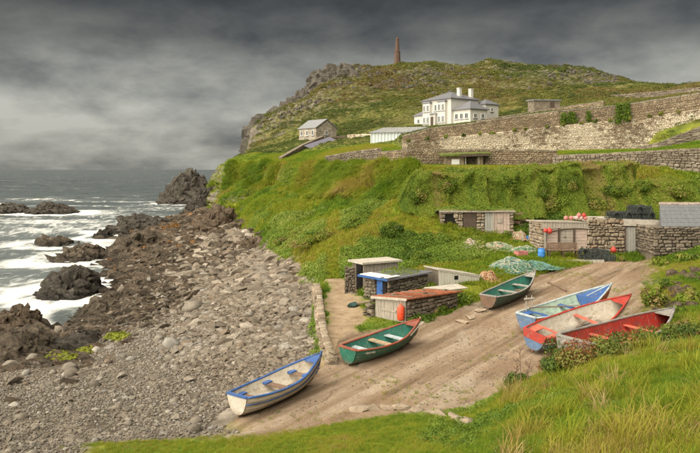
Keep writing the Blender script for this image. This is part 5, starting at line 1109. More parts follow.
    q0, q1 = pt(0, 1, -1), pt(0, 1, 1); MB().box(((q0.x), 0, q0.z + .015), (.09, (q1.y - q0.y) * .98, .05)).build('transom_cap', gun, root)
    MB().tube([pt(t, 0, 1) + Vector((0, 0, -.03)) for t in np.linspace(0, .97, 14)], .035, 6).build('keel', stem or P_BROWN, root)
    MB().tube([pt(1, s, 1) * 1.0 + Vector((.02, -pt(1, s, 1).y, 0)) for s in np.linspace(0.02, 1.0, 8)] + [pt(1, 1, 1) + Vector((.03, -pt(1, 1, 1).y, .07))], .035, 6).build('stem', stem or gun, root)
    # floor boards
    fl = MB()
    for j in (-2, -1, 0, 1, 2):
        ws = .105
        for (t0, t1) in ((.06, .80),):
            m_ = 8; base = len(fl.V)
            for i in range(m_ + 1):
                t = t0 + (t1 - t0) * i / m_; wmax = fb(t) * b * .62; yc = np.clip(j * .125, -wmax, wmax); zf = zk(t) + .075 + .02 * abs(j)
                for y in (yc - ws / 2, yc + ws / 2): fl.V.append((-L / 2 + L * t, y, zf + abs(y) * .12))
            for i in range(m_): a = base + 2 * i; fl.F.append((a, a + 2, a + 3, a + 1))
    fl.build('floor_boards', floor or inner, root)
    for t in thwarts:
        zt = sh(t) * .70; s_ = ((zt - zk(t)) / (sh(t) - zk(t))) ** (1 / 1.6); w = pt(t, s_, 1, .03).y; xx = -L / 2 + L * t
        th = MB().box((xx, 0, zt), (.22, 2 * w, .035)).build('thwart', thw, root)
        if ends:
            for sd in (-1, 1): MB().box((xx, sd * (w - .07), zt + .03), (.26, .16, .05)).build('thwart_knee', ends, th)
    # frames (ribs) inside
    for t in np.linspace(.1, .86, 8):
        for side in (-1, 1): MB().tube([pt(t, s, side, .045) for s in np.linspace(.15, .95, 6)], .013, 4).build('rib', inner, root)
    if deck:                                   # foredeck
        t0 = deck[1]; mb = MB(); ts = np.linspace(t0, .985, 9)
        for t in ts:
            for y in (-1, 0, 1): q = pt(t, 1, 1, .02); mb.V.append((q.x, y * q.y, q.z - .03 + (.05 if y == 0 else 0)))
        for i in range(len(ts) - 1):
            for k in (0, 1): a = 3 * i + k; mb.F.append((a, a + 3, a + 4, a + 1))
        base = len(mb.V); mb.V += [(mb.V[0][0], mb.V[0][1] * .8, zk(t0) + .1), (mb.V[2][0], mb.V[2][1] * .8, zk(t0) + .1)]; mb.F.append((0, 1, 2, base + 1, base)); d_ = mb.build('foredeck', deck[0], root)
        q = pt(.985, 1, 1); q0 = pt(t0, 1, 1); MB().box(((q.x + q0.x) / 2, 0, q.z * .5 + q0.z * .5 + .03), ((q.x - q0.x), .04, .03), 0, 0, (0, -math.atan2(q.z - q0.z, q.x - q0.x))).build('deck_batten', P_PALEBLUE, d_)
    else:
        q = pt(.9, 1, 1); q2 = pt(.99, 1, 1); MB().add([(q.x, -q.y, q.z), (q.x, q.y, q.z), (q2.x, 0.02, q2.z + .01), (q2.x, -.02, q2.z + .01), (q.x, -q.y, q.z - .04), (q.x, q.y, q.z - .04), (q2.x, .02, q2.z - .03), (q2.x, -.02, q2.z - .03)], [(1, 0, 3, 2), (4, 5, 6, 7), (0, 1, 5, 4)]).build('breasthook', gun, root)
    if sdeck:                                  # stern deck with an open well
        t1 = .17; q0, q1 = pt(0.01, 1, 1, .03), pt(t1, 1, 1, .03); z = (q0.z + q1.z) / 2 - .05; ho2 = .16
        for (xa, xb, ya, yb) in ((q0.x, q1.x, -1, -.42), (q0.x, q1.x, .42, 1)):
            MB().hexa([(xa, ya * q0.y, z - .03), (xb, ya * q1.y, z - .03), (xb, yb * q1.y, z - .03), (xa, yb * q0.y, z - .03)], [(xa, ya * q0.y, z), (xb, ya * q1.y, z), (xb, yb * q1.y, z), (xa, yb * q0.y, z)]).build('stern_deck', sdeck, root)
        MB().box((q0.x + .09, 0, z - .012), (.2, q0.y * .83, .03)).build('stern_deck', sdeck, root); MB().box((q1.x - .05, 0, z - .012), (.14, q1.y * .83, .03)).build('stern_deck', sdeck, root); MB().box(((q0.x + q1.x) / 2, 0, z - .2), (.4, q0.y * .8, .02)).build('stern_well', OPENING_SHADE, root)
    return root, pt, L
b1, pt1, L1 = boat('white rowing boat with blue gunwales and brown thwarts beside the shingle', (238, 418), (315, 382), 1.22, .60, rad(0), P_WHITE, P_CREAM, P_BLUE, P_BROWN, rub=P_BLUE, ends=P_BLUE, thwarts=(.16, .50, .78), floor=P_CREAM)
b2, pt2, L2 = boat('green rowing boat with oxide red gunwales in front of the rusty roofed hut', (348, 366), (414, 342), 1.28, .58, rad(2), P_GREEN, P_TEAL, P_REDBROWN, P_PALEBLUE, thwarts=(.22, .70), stem=P_WOODY)
MB().box((-.05, 0, .36), (.24, 1.12, .04)).build('thwart', P_WOODY, b2)
b3, pt3, L3 = boat('weathered dark green rowing boat drawn up below the heap of nets', (488, 310), (531, 290), 1.28, .60, rad(2), P_DKGREEN, P_TEAL, P_GREYB, P_GREYFLOOR, transom=P_BROWN, thwarts=(.18, .48, .75), stem=P_GREYB)
b4, pt4, L4 = boat('pale blue boat with a blue foredeck and orange bow, farthest of three moored together', (526, 335), (604, 309), 1.45, .66, rad(3), P_ORANGE, P_PALEGREEN, P_PALEBLUE, P_BLUE, transom=P_LTBLUE, thwarts=(.14, .56), deck=(P_BLUE, .76), sdeck=P_BLUE, floor=P_PALEGREEN, dz=.06)
b5, pt5, L5 = boat('white and red boat with a salmon thwart, middle one of three side by side', (532, 354), (619, 321), 1.45, .68, rad(12), P_RED, P_WHITE, P_RED, P_SALMON, transom=P_RED, lower=P_LTBLUE, thwarts=(.60,), sdeck=P_SALMON, floor=P_GREYFLOOR, rub=P_WHITE, stem=P_RED, dz=.05)
b6, pt6, L6 = boat('bright red boat with a grey outer bow, half hidden by the foreground bushes', (570, 367), (664, 336), 1.4, .66, rad(6), P_GREYB, P_RED, P_GREYB, P_SALMON, thwarts=(.34, .68), floor=P_RED, stem=P_GREYB)
for o in (b4, b5, b6): o['group'] = 'three boats drawn up side by side'
# pale registration lettering on the green boat's quarter, too worn to read
for k in range(7):
    q = pt2(.10 + .018 * k, .86, -1); MB().box((q.x, q.y - .022, q.z), (.045 if k % 3 else .02, .012, .075 if k % 2 else .05)).build('worn_lettering', P_WHITE, b2)
def oar(label, p0, p1, m):
    p0, p1 = Vector(p0), Vector(p1); e = p1 - p0; L = e.length; o = empty('oar', p0, 0, label, 'oar'); o.rotation_euler = e.to_track_quat('X', 'Z').to_euler()
    MB().tube([(0, 0, 0), (.12, 0, 0), (L * .72, 0, 0)], [.018, .024, .024], 8).build('shaft', m, o); MB().hexa([(L * .7, -.03, -.012), (L * .78, -.065, -.008), (L * .78, .065, -.008), (L * .7, .03, -.012)], [(L * .7, -.03, .012), (L * .78, -.065, .008), (L * .78, .065, .008), (L * .7, .03, .012)]).hexa([(L * .781, -.065, -.008), (L, -.07, -.006), (L, .07, -.006), (L * .781, .065, -.008)], [(L * .781, -.065, .008), (L, -.07, .006), (L, .07, .006), (L * .781, .065, .008)]).build('blade', m, o)
bpy.context.view_layer.update()
def bw(b, x, y, z): return b.matrix_world @ Vector((x, y, z))
oar('brown oar lying lengthwise inside the pale blue boat', bw(b4, -1.9, .35, .72), bw(b4, .65, -.15, .44), P_WOODY)
oar('pale oar laid along the floor of the white and red boat', bw(b5, -1.2, -.1, .24), bw(b5, .9, .1, .44), P_WOODY)
oar('white painted oar leaning in the bow of the green boat by the rusty hut', bw(b2, .8, -.58, .52), bw(b2, 2.0, -.2, .70), P_WHITE)
# winch frame at the stern of the pale blue boat
wf_ = empty('net_hauler', bw(b4, -1.75, .45, .5), 0.3, 'small wooden net hauler standing at the stern of the pale blue boat', 'net hauler')
for x in (-.14, .14): MB().tube([(x, 0, 0), (x * .8, .02, .62)], .022, 6).build('post', GREYWOOD, wf_)
MB().tube([(-.2, .0, .5), (.2, .0, .5)], .045, 8).build('roller', GREYWOOD, wf_); MB().tube([(-.2, .02, .3), (.2, .02, .26)], .018, 6).build('crossbar', GREYWOOD, wf_)
# ------------------------------------------------------------------ buoys, pots, nets and other gear
def buoy(label, q, r, m, group=None):
    o = empty('buoy', q, random.uniform(0, 6), label, 'buoy', group); MB().lathe([(r * math.sin(a) + .001, r - r * math.cos(a)) for a in np.linspace(.12, math.pi - .2, 9)], n=14).build('body', m, o, True)
    MB().lathe([(r * .22, 2 * r - .02), (r * .2, 2 * r + r * .22), (r * .1, 2 * r + r * .26)], n=8).build('eye', m, o); return o
def vinyl(n, c): return simple(n, c, .6, .25, 5, .2, .35, .7)
V_PINK, V_PALE, V_REDB = vinyl('pink_vinyl', (.52, .19, .17)), vinyl('pale_pink_vinyl', (.52, .35, .31)), vinyl('red_vinyl', (.50, .06, .045))
zr = CAMZ - (221.5 - 169) / 700 * 40.0
for k, (px, up, m, lab) in enumerate([(566, 0, V_PINK, 'pink buoy at the left end of the row on the gear store roof'), (571, 0, V_PINK, 'second pink buoy from the left on the gear store roof'), (576.5, 0, V_PALE, 'palest buoy in the middle of the row on the gear store roof'), (581, 0, V_PALE, 'pale pink buoy right of the palest one on the roof'), (585.5, 0, V_PINK, 'pink buoy at the right end of the row on the gear store roof'), (579, .2, V_PINK, 'pink buoy lying on top of the others, left one'), (584, .2, V_REDB, 'red buoy lying on top of the others, right one')]):
    buoy(lab, ((px - 350) / 700 * 40.4, 40.4, zr + .04 + up * .8), .13, m, 'buoys on the gear store roof')
def hang_buoy(label, px, py, d, r): 
    q = W(px, py, d); o = buoy(label, (q.x, q.y, q.z - r), r, V_REDB); MB().tube([(0, 0, 2 * r), (0, .15, 2 * r + .35)], .01, 5).build('rope', ROPE, o)
hang_buoy('red buoy hanging on the left post of the timber gear store', 549.5, 231, 39.55, .17); hang_buoy('smaller red buoy at the left corner of the timber gear store', 545.5, 230.5, 39.5, .12); hang_buoy('red buoy hanging on the rubble wall left of the plank door', 613.5, 250, 39.45, .17)
POTNET = simple('tarred_netting', (.045, .048, .046), .85, .3, 6, .2); POTNET2 = simple('green_black_netting', (.04, .05, .042), .85, .3, 6, .2)
def pot_meshes():
    fr, nt = MB(), MB(); L, w, h = .66, .44, .38
    fr.box((0, 0, .02), (L, .03, .03)).box((0, w / 2, .02), (L, .04, .04)).box((0, -w / 2, .02), (L, .04, .04))
    for x in (-L / 2, 0, L / 2): fr.tube([(x, -w / 2 * math.cos(a), .03 + h * math.sin(a)) for a in np.linspace(0, math.pi, 9)], .022, 5)
    for a in (.6, 1.57, 2.5): fr.tube([(-L / 2, -w / 2 * math.cos(a), .03 + h * math.sin(a)), (L / 2, -w / 2 * math.cos(a), .03 + h * math.sin(a))], .016, 4)
    for k in range(9):
        x0 = -L / 2 + L * k / 9
        for s in (-1, 1): nt.tube([(x0 + (L / 9) * (i / 7 * 2 * s + (0 if s > 0 else 2)), -w / 2 * .97 * math.cos(a), .03 + h * .97 * math.sin(a)) for i, a in enumerate(np.linspace(0, math.pi, 8))], .013, 3)
    return mesh_np('pot_frame', fr.V, fr.F, POTNET), mesh_np('pot_netting', nt.V, nt.F, POTNET2)
PF, PN = pot_meshes()
def pot(q, rz, label, group, tilt=(0, 0), s=1.):
    o = empty('lobster_pot', q, rz, label, 'lobster pot', group); o.rotation_euler = (tilt[0], tilt[1], rz); o.scale = (s, s, s); obj('frame', PF, o); obj('netting', PN, o); return o
Rp = random.Random(23); zr2 = CAMZ - (219.4 - 169) / 700 * 40.6
for row, (x0, x1, n, zz_) in enumerate(((609, 652, 8, 0), (611, 650, 7, .0), (630, 648, 3, .34), (632, 646, 2, .36))):
    for i in range(n):
        px = x0 + (x1 - x0) * (i + .5) / n; y = 40.5 + (row % 2) * .55; pot(((px - 350) / 700 * y, y, zr2 + zz_ + .03), Rp.uniform(-.4, .4) + 1.57 * (i % 2), 'dark netted lobster pot in the pile on the gear store roof', 'lobster pots piled on the roof', (Rp.uniform(-.15, .15), Rp.uniform(-.1, .1)))
for i in range(9):
    px = 583 + 3.2 * i; y = 38.9 - .1 * (i % 3); z = ground_z((px - 350) / 700 * y, y); pot(((px - 350) / 700 * y, y, z + (.0 if i % 3 else .28)), Rp.uniform(0, 3), 'dark lobster pot heaped against the foot of the rubble wall', 'lobster pots at the foot of the wall', (Rp.uniform(-.2, .2), Rp.uniform(-.2, .2)), .9)
def bench():
    a = W(546, 259, 39.2); z = ground_z(a.x, a.y); h = empty('bench', (a.x, a.y, max(z, a.z)), rad(2), 'brown slatted wooden bench against the timber gear store', 'bench'); L = 31 * 39.2 / 700
    for x in (.08, L * .5, L - .08):
        MB().box((x, -.38, .2), (.06, .06, .4)).build('leg', DARKWOOD, h); MB().box((x, .0, .38), (.06, .06, .78)).build('leg', DARKWOOD, h)
    for k in range(4): MB().box((L / 2, -.38 + .115 * k, .42), (L, .095, .035)).build('seat_slat', BROWNWOOD, h)
    for k in range(3): MB().box((L / 2, -.045, .53 + .12 * k), (L, .03, .1)).build('back_slat', BROWNWOOD, h)
bench()
def barrel():
    q = W(541.5, 253, 38.9); z = ground_z(q.x, q.y); o = empty('barrel', (q.x, q.y, z), 0, 'blue plastic barrel beside the bench', 'barrel'); o.scale = (.78, .78, .78)
    MB().lathe([(.20, 0), (.24, .04), (.255, .2), (.26, .22), (.255, .24), (.255, .42), (.26, .44), (.255, .46), (.235, .62), (.19, .66)], n=16).build('body', vinyl('blue_plastic', (.05, .22, .60)), o, True); MB().lathe([(.2, .66), (.2, .7), (.02, .7)], n=16).build('lid', vinyl('blue_lid', (.04, .17, .5)), o)
barrel()
def coil(label, q, r, m, turns=4):
    mb = MB(); mb.tube([(r * (1 - .12 * (t % 3)) * math.cos(a + .7 * t), r * (1 - .12 * (t % 3)) * math.sin(a + .7 * t), .02 + .028 * t + .01 * math.sin(3 * a)) for t in range(turns) for a in np.linspace(0, 6.0, 14)], .016, 5)
    tag(mb.build('rope_coil', m, loc=q), label, 'rope coil')
coil('rope coil lying in the stern of the white boat', bw(b1, -L1 * .42, .05, .12), .17, N_BUFF0 := simple('hemp', (.22, .17, .11), .9, .3, 9, .3)); coil('rope coil on the floor of the pale blue boat', bw(b4, .2, .1, .14), .2, bpy.data.materials['hemp']); coil('rope coil by the bow thwart of the bright red boat', bw(b6, L6 * .2, 0, .12), .18, bpy.data.materials['hemp']); coil('rope coil in the bow of the dark green boat', bw(b3, L3 * .2, 0, .12), .16, bpy.data.materials['hemp'])
def painter(label, a, b, sag=.1):
    a, b = Vector(a), Vector(b); pts = []
    for t in np.linspace(0, 1, 14): q = a.lerp(b, t); g = ground_z(q.x, q.y) + .02; q.z = max(q.z - sag * 4 * t * (1 - t), g); q.x += .06 * math.sin(t * 9); pts.append(q - a)
    tag(MB().tube(pts, .014, 5).build('mooring_rope', bpy.data.materials['hemp'], loc=a), label, 'rope')
e1 = bw(b1, 2.35, 0, .7); painter('thin mooring rope running from the white boat up to the sea wall', e1, (e1.x + .35, e1.y + 1.9, ground_z(e1.x + .35, e1.y + 1.9) + .25), .15)
def net_heap(label, px, py, rx, ry, h, cols, n, seed):
    R = random.Random(seed); q = hit(px, py); g = empty('net_heap', q, R.uniform(0, 6), label, 'fishing net', 'heaps of fishing net')
    mb = MB(); M_, K = 22, 8
    for k in range(K + 1):
        f = k / K
        for i in range(M_):
            a = 2 * math.pi * i / M_; r = 1 - f; bump = 1 + .18 * mnoise(Vector((math.cos(a) * 2, math.sin(a) * 2, f * 3 + seed))); mb.V.append((rx * r * math.cos(a) * bump, ry * r * math.sin(a) * bump, h * (1 - r ** 2) * (1 + .5 * mnoise(Vector((r * math.cos(a) * 2.5, r * math.sin(a) * 2.5, seed * 3.1)))) - .1))
    for k in range(K):
        for i in range(M_): mb.F.append((k * M_ + i, k * M_ + (i + 1) % M_, (k + 1) * M_ + (i + 1) % M_, (k + 1) * M_ + i))
    mb.build('heap', cols[0], g, True)
    for c in cols:
        st = MB()
        for _ in range(n):
            a0 = R.uniform(0, 6.28); r0 = math.sqrt(R.random()) * .95; x, y = r0 * math.cos(a0), r0 * math.sin(a0); dr = R.uniform(0, 6.28); pts = []
            for s in range(9):
                rr = min(math.hypot(x, y), 1.05); pts.append((x * rx, y * ry, h * max(1 - rr ** 2, 0) * (1 + .5 * mnoise(Vector((x * 2.5, y * 2.5, seed * 3.1)))) - .08 + R.uniform(.0, .07))); dr += R.gauss(0, .75); x += math.cos(dr) * .13; y += math.sin(dr) * .13
            st.tube(pts, R.uniform(.010, .022), 4)
        st.build('netting', c, g, True)
N_GREEN = simple('green_net', (.13, .235, .13), .8, .3, 9, .3); N_TEAL = simple('teal_net', (.13, .26, .24), .8, .3, 9, .3); N_WHITE = simple('white_net', (.40, .37, .29), .85, .2, 9, .3); N_BUFF = simple('buff_net', (.40, .30, .19), .85, .3, 9, .3); N_RUST = simple('rust_net', (.36, .17, .08), .85, .3, 9, .3)
net_heap('biggest heap of green and teal fishing net above the dark green boat', 511, 267, 1.5, 1.2, .45, (N_GREEN, N_TEAL, N_WHITE), 70, 1)
net_heap('teal fishing net spilling beside the bow of the dark green boat', 535, 266, 1.0, .8, .28, (N_TEAL, N_GREEN), 60, 2)
net_heap('pale green net spread below the doors of the turf hut', 497, 246, 1.7, 1.1, .25, (N_GREEN, N_WHITE, N_BUFF), 60, 3)
net_heap('bleached white and buff net along the foot of the turf hut', 470, 243, 1.7, .7, .25, (N_BUFF, N_WHITE), 60, 4)
net_heap('green net heap left of the blue barrel', 525, 251, 1.2, .9, .3, (N_GREEN, N_WHITE), 50, 5)
net_heap('rusty brown net heap behind the stern of the dark green boat', 487, 279, .6, .5, .42, (N_RUST, N_BUFF), 60, 6)
net_heap('buff coils of rope and net right of the turf hut', 519, 238, .7, .5, .5, (N_BUFF, N_RUST, N_WHITE), 50, 7)
Rl = random.Random(31)
for k in range(10):
    q = W(513 + Rl.uniform(0, 17), 0, 45.0 - .12 * (k % 3)); z = ground_z(q.x, q.y) + .12 + .17 * (k // 3); L = Rl.uniform(.55, .9); r = Rl.uniform(.07, .11); a = Rl.uniform(-.5, .5)
    o = empty('log', (q.x, q.y, z), a, 'cut log in the woodpile at the right end of the turf hut', 'log', 'logs of the woodpile'); MB().tube([(-L / 2, 0, 0), (L / 2, 0, Rl.uniform(-.1, .1))], [r, r * .9], 9).build('bark', BROWNWOOD, o); MB().lathe([(r * .92, 0), (r * .9, .012)], n=9).build('cut_end', P_WOODY, o, rot=(0, -math.pi / 2, 0), loc=(-L / 2, 0, 0))
def fish_box(label, px, py, m, rz):
    q = hit(px, py); o = empty('fish_box', q, rz, label, 'fish box'); mb = MB(); L, w, h, t = .68, .42, .22, .03
    mb.box((0, 0, .03), (L, w, .03)); mb.build('base', m, o)
    for s in (-1, 1): MB().box((0, s * (w / 2 - t / 2), h / 2 + .045), (L, t, h)).build('side', m, o); MB().box((s * (L / 2 - t / 2), 0, h / 2 + .045), (t, w - 2 * t - .004, h)).build('side', m, o)
fish_box('pink fish box among the nets above the dark green boat', 521, 256, V_PINK, .4); fish_box('blue fish box right of the turf hut beside the woodpile', 530, 240, bpy.data.materials['blue_plastic'], -.3)
for k, (px, py) in enumerate(((481, 311), (470, 318), (463, 322.5))):
    q = hit(px, py); V, F = chunk(.36, .22, .08, 14, Rl, .8); o = MB().add(V, F).build('flat_stone', simple('flat_stone_skin', (.36, .28, .20), .9, .25, 4, .5) if k == 0 else bpy.data.materials['flat_stone_skin'], loc=(q.x, q.y, q.z + .03), rot=(0, 0, .5 + k)); tag(o, ['flat stone beside the stern of the dark green boat', 'flat stone midway between the two green boats', 'flat stone nearest the rusty roofed hut at the slip edge'][k], 'stone')
def skid():
    a, b = hit(548, 283), hit(566, 292); e = b - a; o = MB().tube([(0, 0, .05), tuple(e * .5 + Vector((0, 0, .07))), tuple(e + Vector((0, 0, .05)))], [.06, .07, .05], 8).build('skid_pole', BROWNWOOD, loc=a); tag(o, 'brown wooden skid pole lying on the upper slipway', 'pole')
skid()
def dinghy_cover():
    q = hit(352, 307); o = MB().add(*chunk(.28, .2, .17, 16, Rl, .2)).build('tarpaulin_bundle', simple('dark_tarp', (.03, .07, .06), .5, .3, 3, .2), loc=(q.x, q.y, q.z + .1)); tag(o, 'dark green bundle lying on the path below the stone pillar', 'bundle')
    q = hit(361, 305); o = MB().box((0, 0, 0), (.8, .28, .05), .3, .01, (0, -.12)).build('driftwood_board', P_WOODY, loc=(q.x, q.y, q.z + .1)); tag(o, 'pale driftwood board leaning right of the dark green bundle', 'board')
dinghy_cover()
# ------------------------------------------------------------------ bushes, hedges and plants
def foliage(n, shape, leaf, R, aspect=.55, drape=0.):
    """leaf-sized faces spread through a volume; shape(R) -> point, outward direction"""
    V, F, Tn = [], [], []
    for _ in range(n):
        c, o_, tn = shape(R); nrm = (o_ + Vector((R.gauss(0, .55), R.gauss(0, .55), R.gauss(0, .45) + .25))).normalized(); t = nrm.cross(Vector((R.gauss(0, 1), R.gauss(0, 1), R.gauss(0, 1)))).normalized(); b2 = nrm.cross(t); s = leaf * R.uniform(.6, 1.35); k = len(V); asp = aspect
        if R.random() < drape: t = Vector((R.gauss(0, .22), -.25, -1)).normalized(); b2 = t.cross(Vector((R.gauss(0, .3), -1, 0))).normalized(); s *= R.uniform(1.0, 2.4); asp = .14
        V += [c - t * s, c + b2 * s * asp - nrm * s * .15, c + t * s, c - b2 * s * asp - nrm * s * .15 * (asp > .1)]; F.append((k, k + 1, k + 2, k + 3)); Tn += [tn] * 4
    return V, F, Tn
def clumpy(rx, ry, rz, R, k=14, tint=.4, tv=.25):
    cl = []
    for _ in range(k):
        a = R.uniform(0, 6.28); e = R.uniform(.1, 1.35); d = R.uniform(.35, .8); cl.append((Vector((rx * d * math.cos(a) * math.cos(e), ry * d * math.sin(a) * math.cos(e), rz * d * math.sin(e))), R.uniform(.28, .52), min(max(R.gauss(tint, tv), 0), 1)))
    def f(R_):
        c, s, tn = R_.choice(cl); v = Vector((R_.gauss(0, 1), R_.gauss(0, 1), R_.gauss(0, 1))).normalized(); q = c + Vector((v.x * rx, v.y * ry, v.z * rz)) * s * R_.uniform(.55, 1.05); q.z = max(q.z, .01); return q, v, min(max(tn + R_.gauss(0, .08), 0), 1)
    return f
def bush(name, label, q, rx, ry, rz, n, leaf, seed, tint=.4, mat=None, cat='bush', group=None, stems=6, k=14, tv=.25):
    R = random.Random(seed); o = empty(name, q, R.uniform(0, 6), label, cat, group); V, F, Tn = foliage(n, clumpy(rx, ry, rz, R, k, tint, tv), leaf, R); me = mesh_np('crown', V, F, mat or LEAFP); attr(me, 'tint', Tn); obj('crown', me, o)
    st = MB()
    for _ in range(stems): a = R.uniform(0, 6.28); st.tube([(0, 0, -.05), (math.cos(a) * rx * .25, math.sin(a) * ry * .25, rz * .4), (math.cos(a) * rx * .5, math.sin(a) * ry * .5, rz * .8)], [.02 + .02 * rx, .014 + .01 * rx, .006], 5)
    st.build('stems', BROWNWOOD, o); return o
def ground_bush(px, d, *a, name='bush', label='', **k): return bush(name, label, at(px, d), *a, **k)
BR = veg_mat('bramble_leaf', [(0, (.05, .09, .018)), (.4, (.12, .17, .028)), (.65, (.20, .20, .045)), (.85, (.24, .11, .045)), (1, (.26, .07, .035))], .3, use_tint=False)
for (px, d, rx, rz, n, sd, tn, lab) in [(556, 16.9, .6, .42, 1500, 1, .3, 'low green bramble at the left end of the bushes before the boats'), (578, 16.6, .8, .62, 3000, 2, .40, 'tallest reddish bramble bush in front of the red boat'), (600, 16.5, .65, .48, 2000, 3, .38, 'russet bramble right of the tallest bush'), (625, 16.5, .7, .42, 1600, 4, .32, 'green bramble in front of the red boat\'s middle'),
        (655, 16.6, .7, .36, 1400, 5, .25, 'low green bush before the red boat\'s bow'), (520, 17.3, .5, .32, 1000, 6, .4, 'small bramble at the tip of the grass bank by the dead stalks'), (690, 16.4, .7, .42, 1300, 7, .45, 'yellowing bush at the right edge before the boats')]:
    ground_bush(px, d, rx * 1.15, rx * .95, rz * 1.05, int(n * 1.7), .036, sd, name='bramble', label=lab, tint=tn, mat=BR, group='brambles along the grass bank')
for (px, d, rx, rz, n, sd, tn, lab) in [(652, 28.5, .62, .8, 1500, 11, .6, 'pale leafy shrub standing above the red boat\'s bow'), (668, 30.5, .6, .5, 1100, 12, .3, 'dark low shrub behind the pale leafy shrub'), (690, 27, .6, .5, 1100, 13, .5, 'rounded shrub on the mound at the right edge'), (678, 24.4, .55, .4, 900, 14, .25, 'green shrub at the foot of the mound beside the red bow'),
        (618, 41.2 - 2.4, .5, .3, 600, 15, .3, 'low weed clump in front of the plank door'), (660, 36.2, .7, .45, 1100, 16, .45, 'brownish shrub below the slate roofed hut'), (690, 35, .8, .4, 1100, 17, .55, 'russet shrub below the rubble wall at the right edge')]:
    ground_bush(px, d, rx, rx * .85, rz, n, .075, sd, name='shrub', label=lab, tint=tn, group='shrubs on the mound by the slipway')
for (px, py, rx, rz, n, sd, tn, lab) in [(432, 311, .75, .5, 1500, 21, .5, 'bright green bush beside the side wall of the rusty roofed hut'), (457, 303, .7, .5, 1300, 22, .45, 'bright green bush below the bleached plank hut'), (418, 262, .9, .7, 1500, 23, .2, 'dark bush on the bank above the turf and felt roof'), (556, 211, 1.3, 1.1, 2200, 24, .55, 'bright rounded bush behind the timber gear store'), (590, 208, 1.2, 1.0, 1800, 25, .4, 'green bush behind the pink buoys'),
        (668, 205, 1.1, .9, 1600, 26, .6, 'pale green mophead shrub above the slate roof'), (640, 203, 1.0, .8, 1500, 27, .5, 'green shrub above the lobster pots'), (305, 247, 1.1, .7, 1500, 28, .7, 'pale leaved plant patch left of the path end'), (285, 243, 1.0, .6, 1300, 29, .65, 'pale leaved plant patch nearest the beach'), (322, 240, 1.0, .6, 1300, 30, .6, 'pale leaved plant patch above the end of the path'), (392, 235, 1.0, .8, 1500, 31, .15, 'dark ivy bush on the bank left of the turf hut'), (425, 205, .9, .9, 1500, 32, .75, 'russet bush on the bank at the left corner of the turf hut')]:
    q = hit(px, py); bush('shrub', lab, q, rx * 1.1, rx * .9, rz, int(n * 1.5), .065, sd, tint=tn, group='bushes on the coastal bank')
def hedge(label, u0, u1, py_top, py_bot, d, depth, n, seed, tint, ends_=(0, 0)):
    R = random.Random(seed); a, b = W(u0, py_top, d), W(u1, py_top, d); w = b.x - a.x; zb = CAMZ - (py_bot - HORIZON) / FOC * d; H = a.z - zb; g = empty('hedge', ((a.x + b.x) / 2, d, zb), 0, label, 'hedge', 'clipped hedges on top of the bank')
    V, F, Tn = [], [], []
    def lump(x, z): return .42 * mnoise(Vector((x * .8, z * .7, seed * 5.3))) + .2 * mnoise(Vector((x * 2.3, z * 1.9, seed * 2.7)))
    def shape(R_):
        face = R_.random(); x = R_.uniform(-w / 2, w / 2); tn = tint + .35 * mnoise(Vector((x * .5, seed, 3))) + .3 * mnoise(Vector((x * 1.7, seed, 8))) + R_.gauss(0, .1)
        edge = max(0, 1 - (w / 2 - abs(x)) / (.16 if not ends_[0 if x < 0 else 1] else 1.6))
        if face < .68:
            z = R_.uniform(-.5, H); y = -depth * .5 * (z / H) * .0 - depth * max(1 - z / H, 0) ** 1.6 * .75 + 1.7 * lump(x, z) + .9 * mnoise(Vector((x * .45, seed * 3.3, z * .3))) + edge ** 2 * .7 + .14 * math.sin(x * 2.1 + seed) + max(0, z - H + .35) ** 2 * 2 + abs(R_.gauss(0, .09)); return Vector((x, y, z + lump(x + 9, 0) * .9 + .5 * mnoise(Vector((x * .6, seed, 2))) - edge ** 2 * .9 * z * (1 if ends_[0] or ends_[1] else .2))), Vector((0, -1, .35)), min(max(tn, 0), 1)
        y = R_.uniform(-.1, depth); return Vector((x, y, H + lump(x + 9, y) * .9 + .35 * mnoise(Vector((x * .35, seed * 1.7, 0))) - edge ** 2 * (.85 * H if ends_[0] or ends_[1] else .3) - abs(R_.gauss(0, .06)))), Vector((0, -.2, 1)), min(max(tn + .12, 0), 1)
    V, F, Tn = foliage(int(n * 1.5), shape, .065, R, .55, .38); me = mesh_np('foliage', V, F, LEAFP); attr(me, 'tint', Tn); obj('foliage', me, g)
    xl, xr = -w / 2 + (1.3 if ends_[0] else .1), w / 2 - (1.3 if ends_[1] else .1)
    MB().hexa([(xl, .1, -.3), (xr, .1, -.3), (xr, depth, -.3), (xl, depth, -.3)], [(xl + .1, .9, H - .8), (xr - .1, .9, H - .8), (xr - .1, depth, H - .7), (xl + .1, depth, H - .7)]).build('dark_core', simple('hedge_core', (.03, .042, .012), .95, .3, 5, .5) if 'hedge_core' not in bpy.data.materials else bpy.data.materials['hedge_core'], g)  # solid dark block added behind the leaves to close see-through gaps
for k, (u0, u1, t, b, d, dep, n, tn, lab) in enumerate([(400, 447, 172, 207, 47.4, 2.6, 8500, .40, 'leftmost hedge block above the turf hut\'s corner'), (444, 486, 172.5, 208, 47.3, 2.6, 9000, .36, 'hedge block right above the turf hut door'), (482, 524, 171.5, 208, 47.3, 2.6, 9000, .32, 'darker hedge block above the right end of the turf hut'),
        (521, 555, 168, 209, 47.3, 2.6, 8500, .42, 'hedge block left of the narrow dark gap'), (553, 582, 166, 209, 47.3, 2.6, 7500, .36, 'narrow tall hedge block between two dark gaps'), (580, 641, 163.5, 205, 48.2, 2.8, 12500, .48, 'widest bright hedge block below the coarse block wall'), (634, 712, 180, 208, 46.8, 2.4, 10000, .46, 'low rambling hedge block at the right end above the slate roof')]): hedge(lab, u0, u1, t, b, d, dep, n, 60 + k, tn + .12, (k == 0, k == 6))
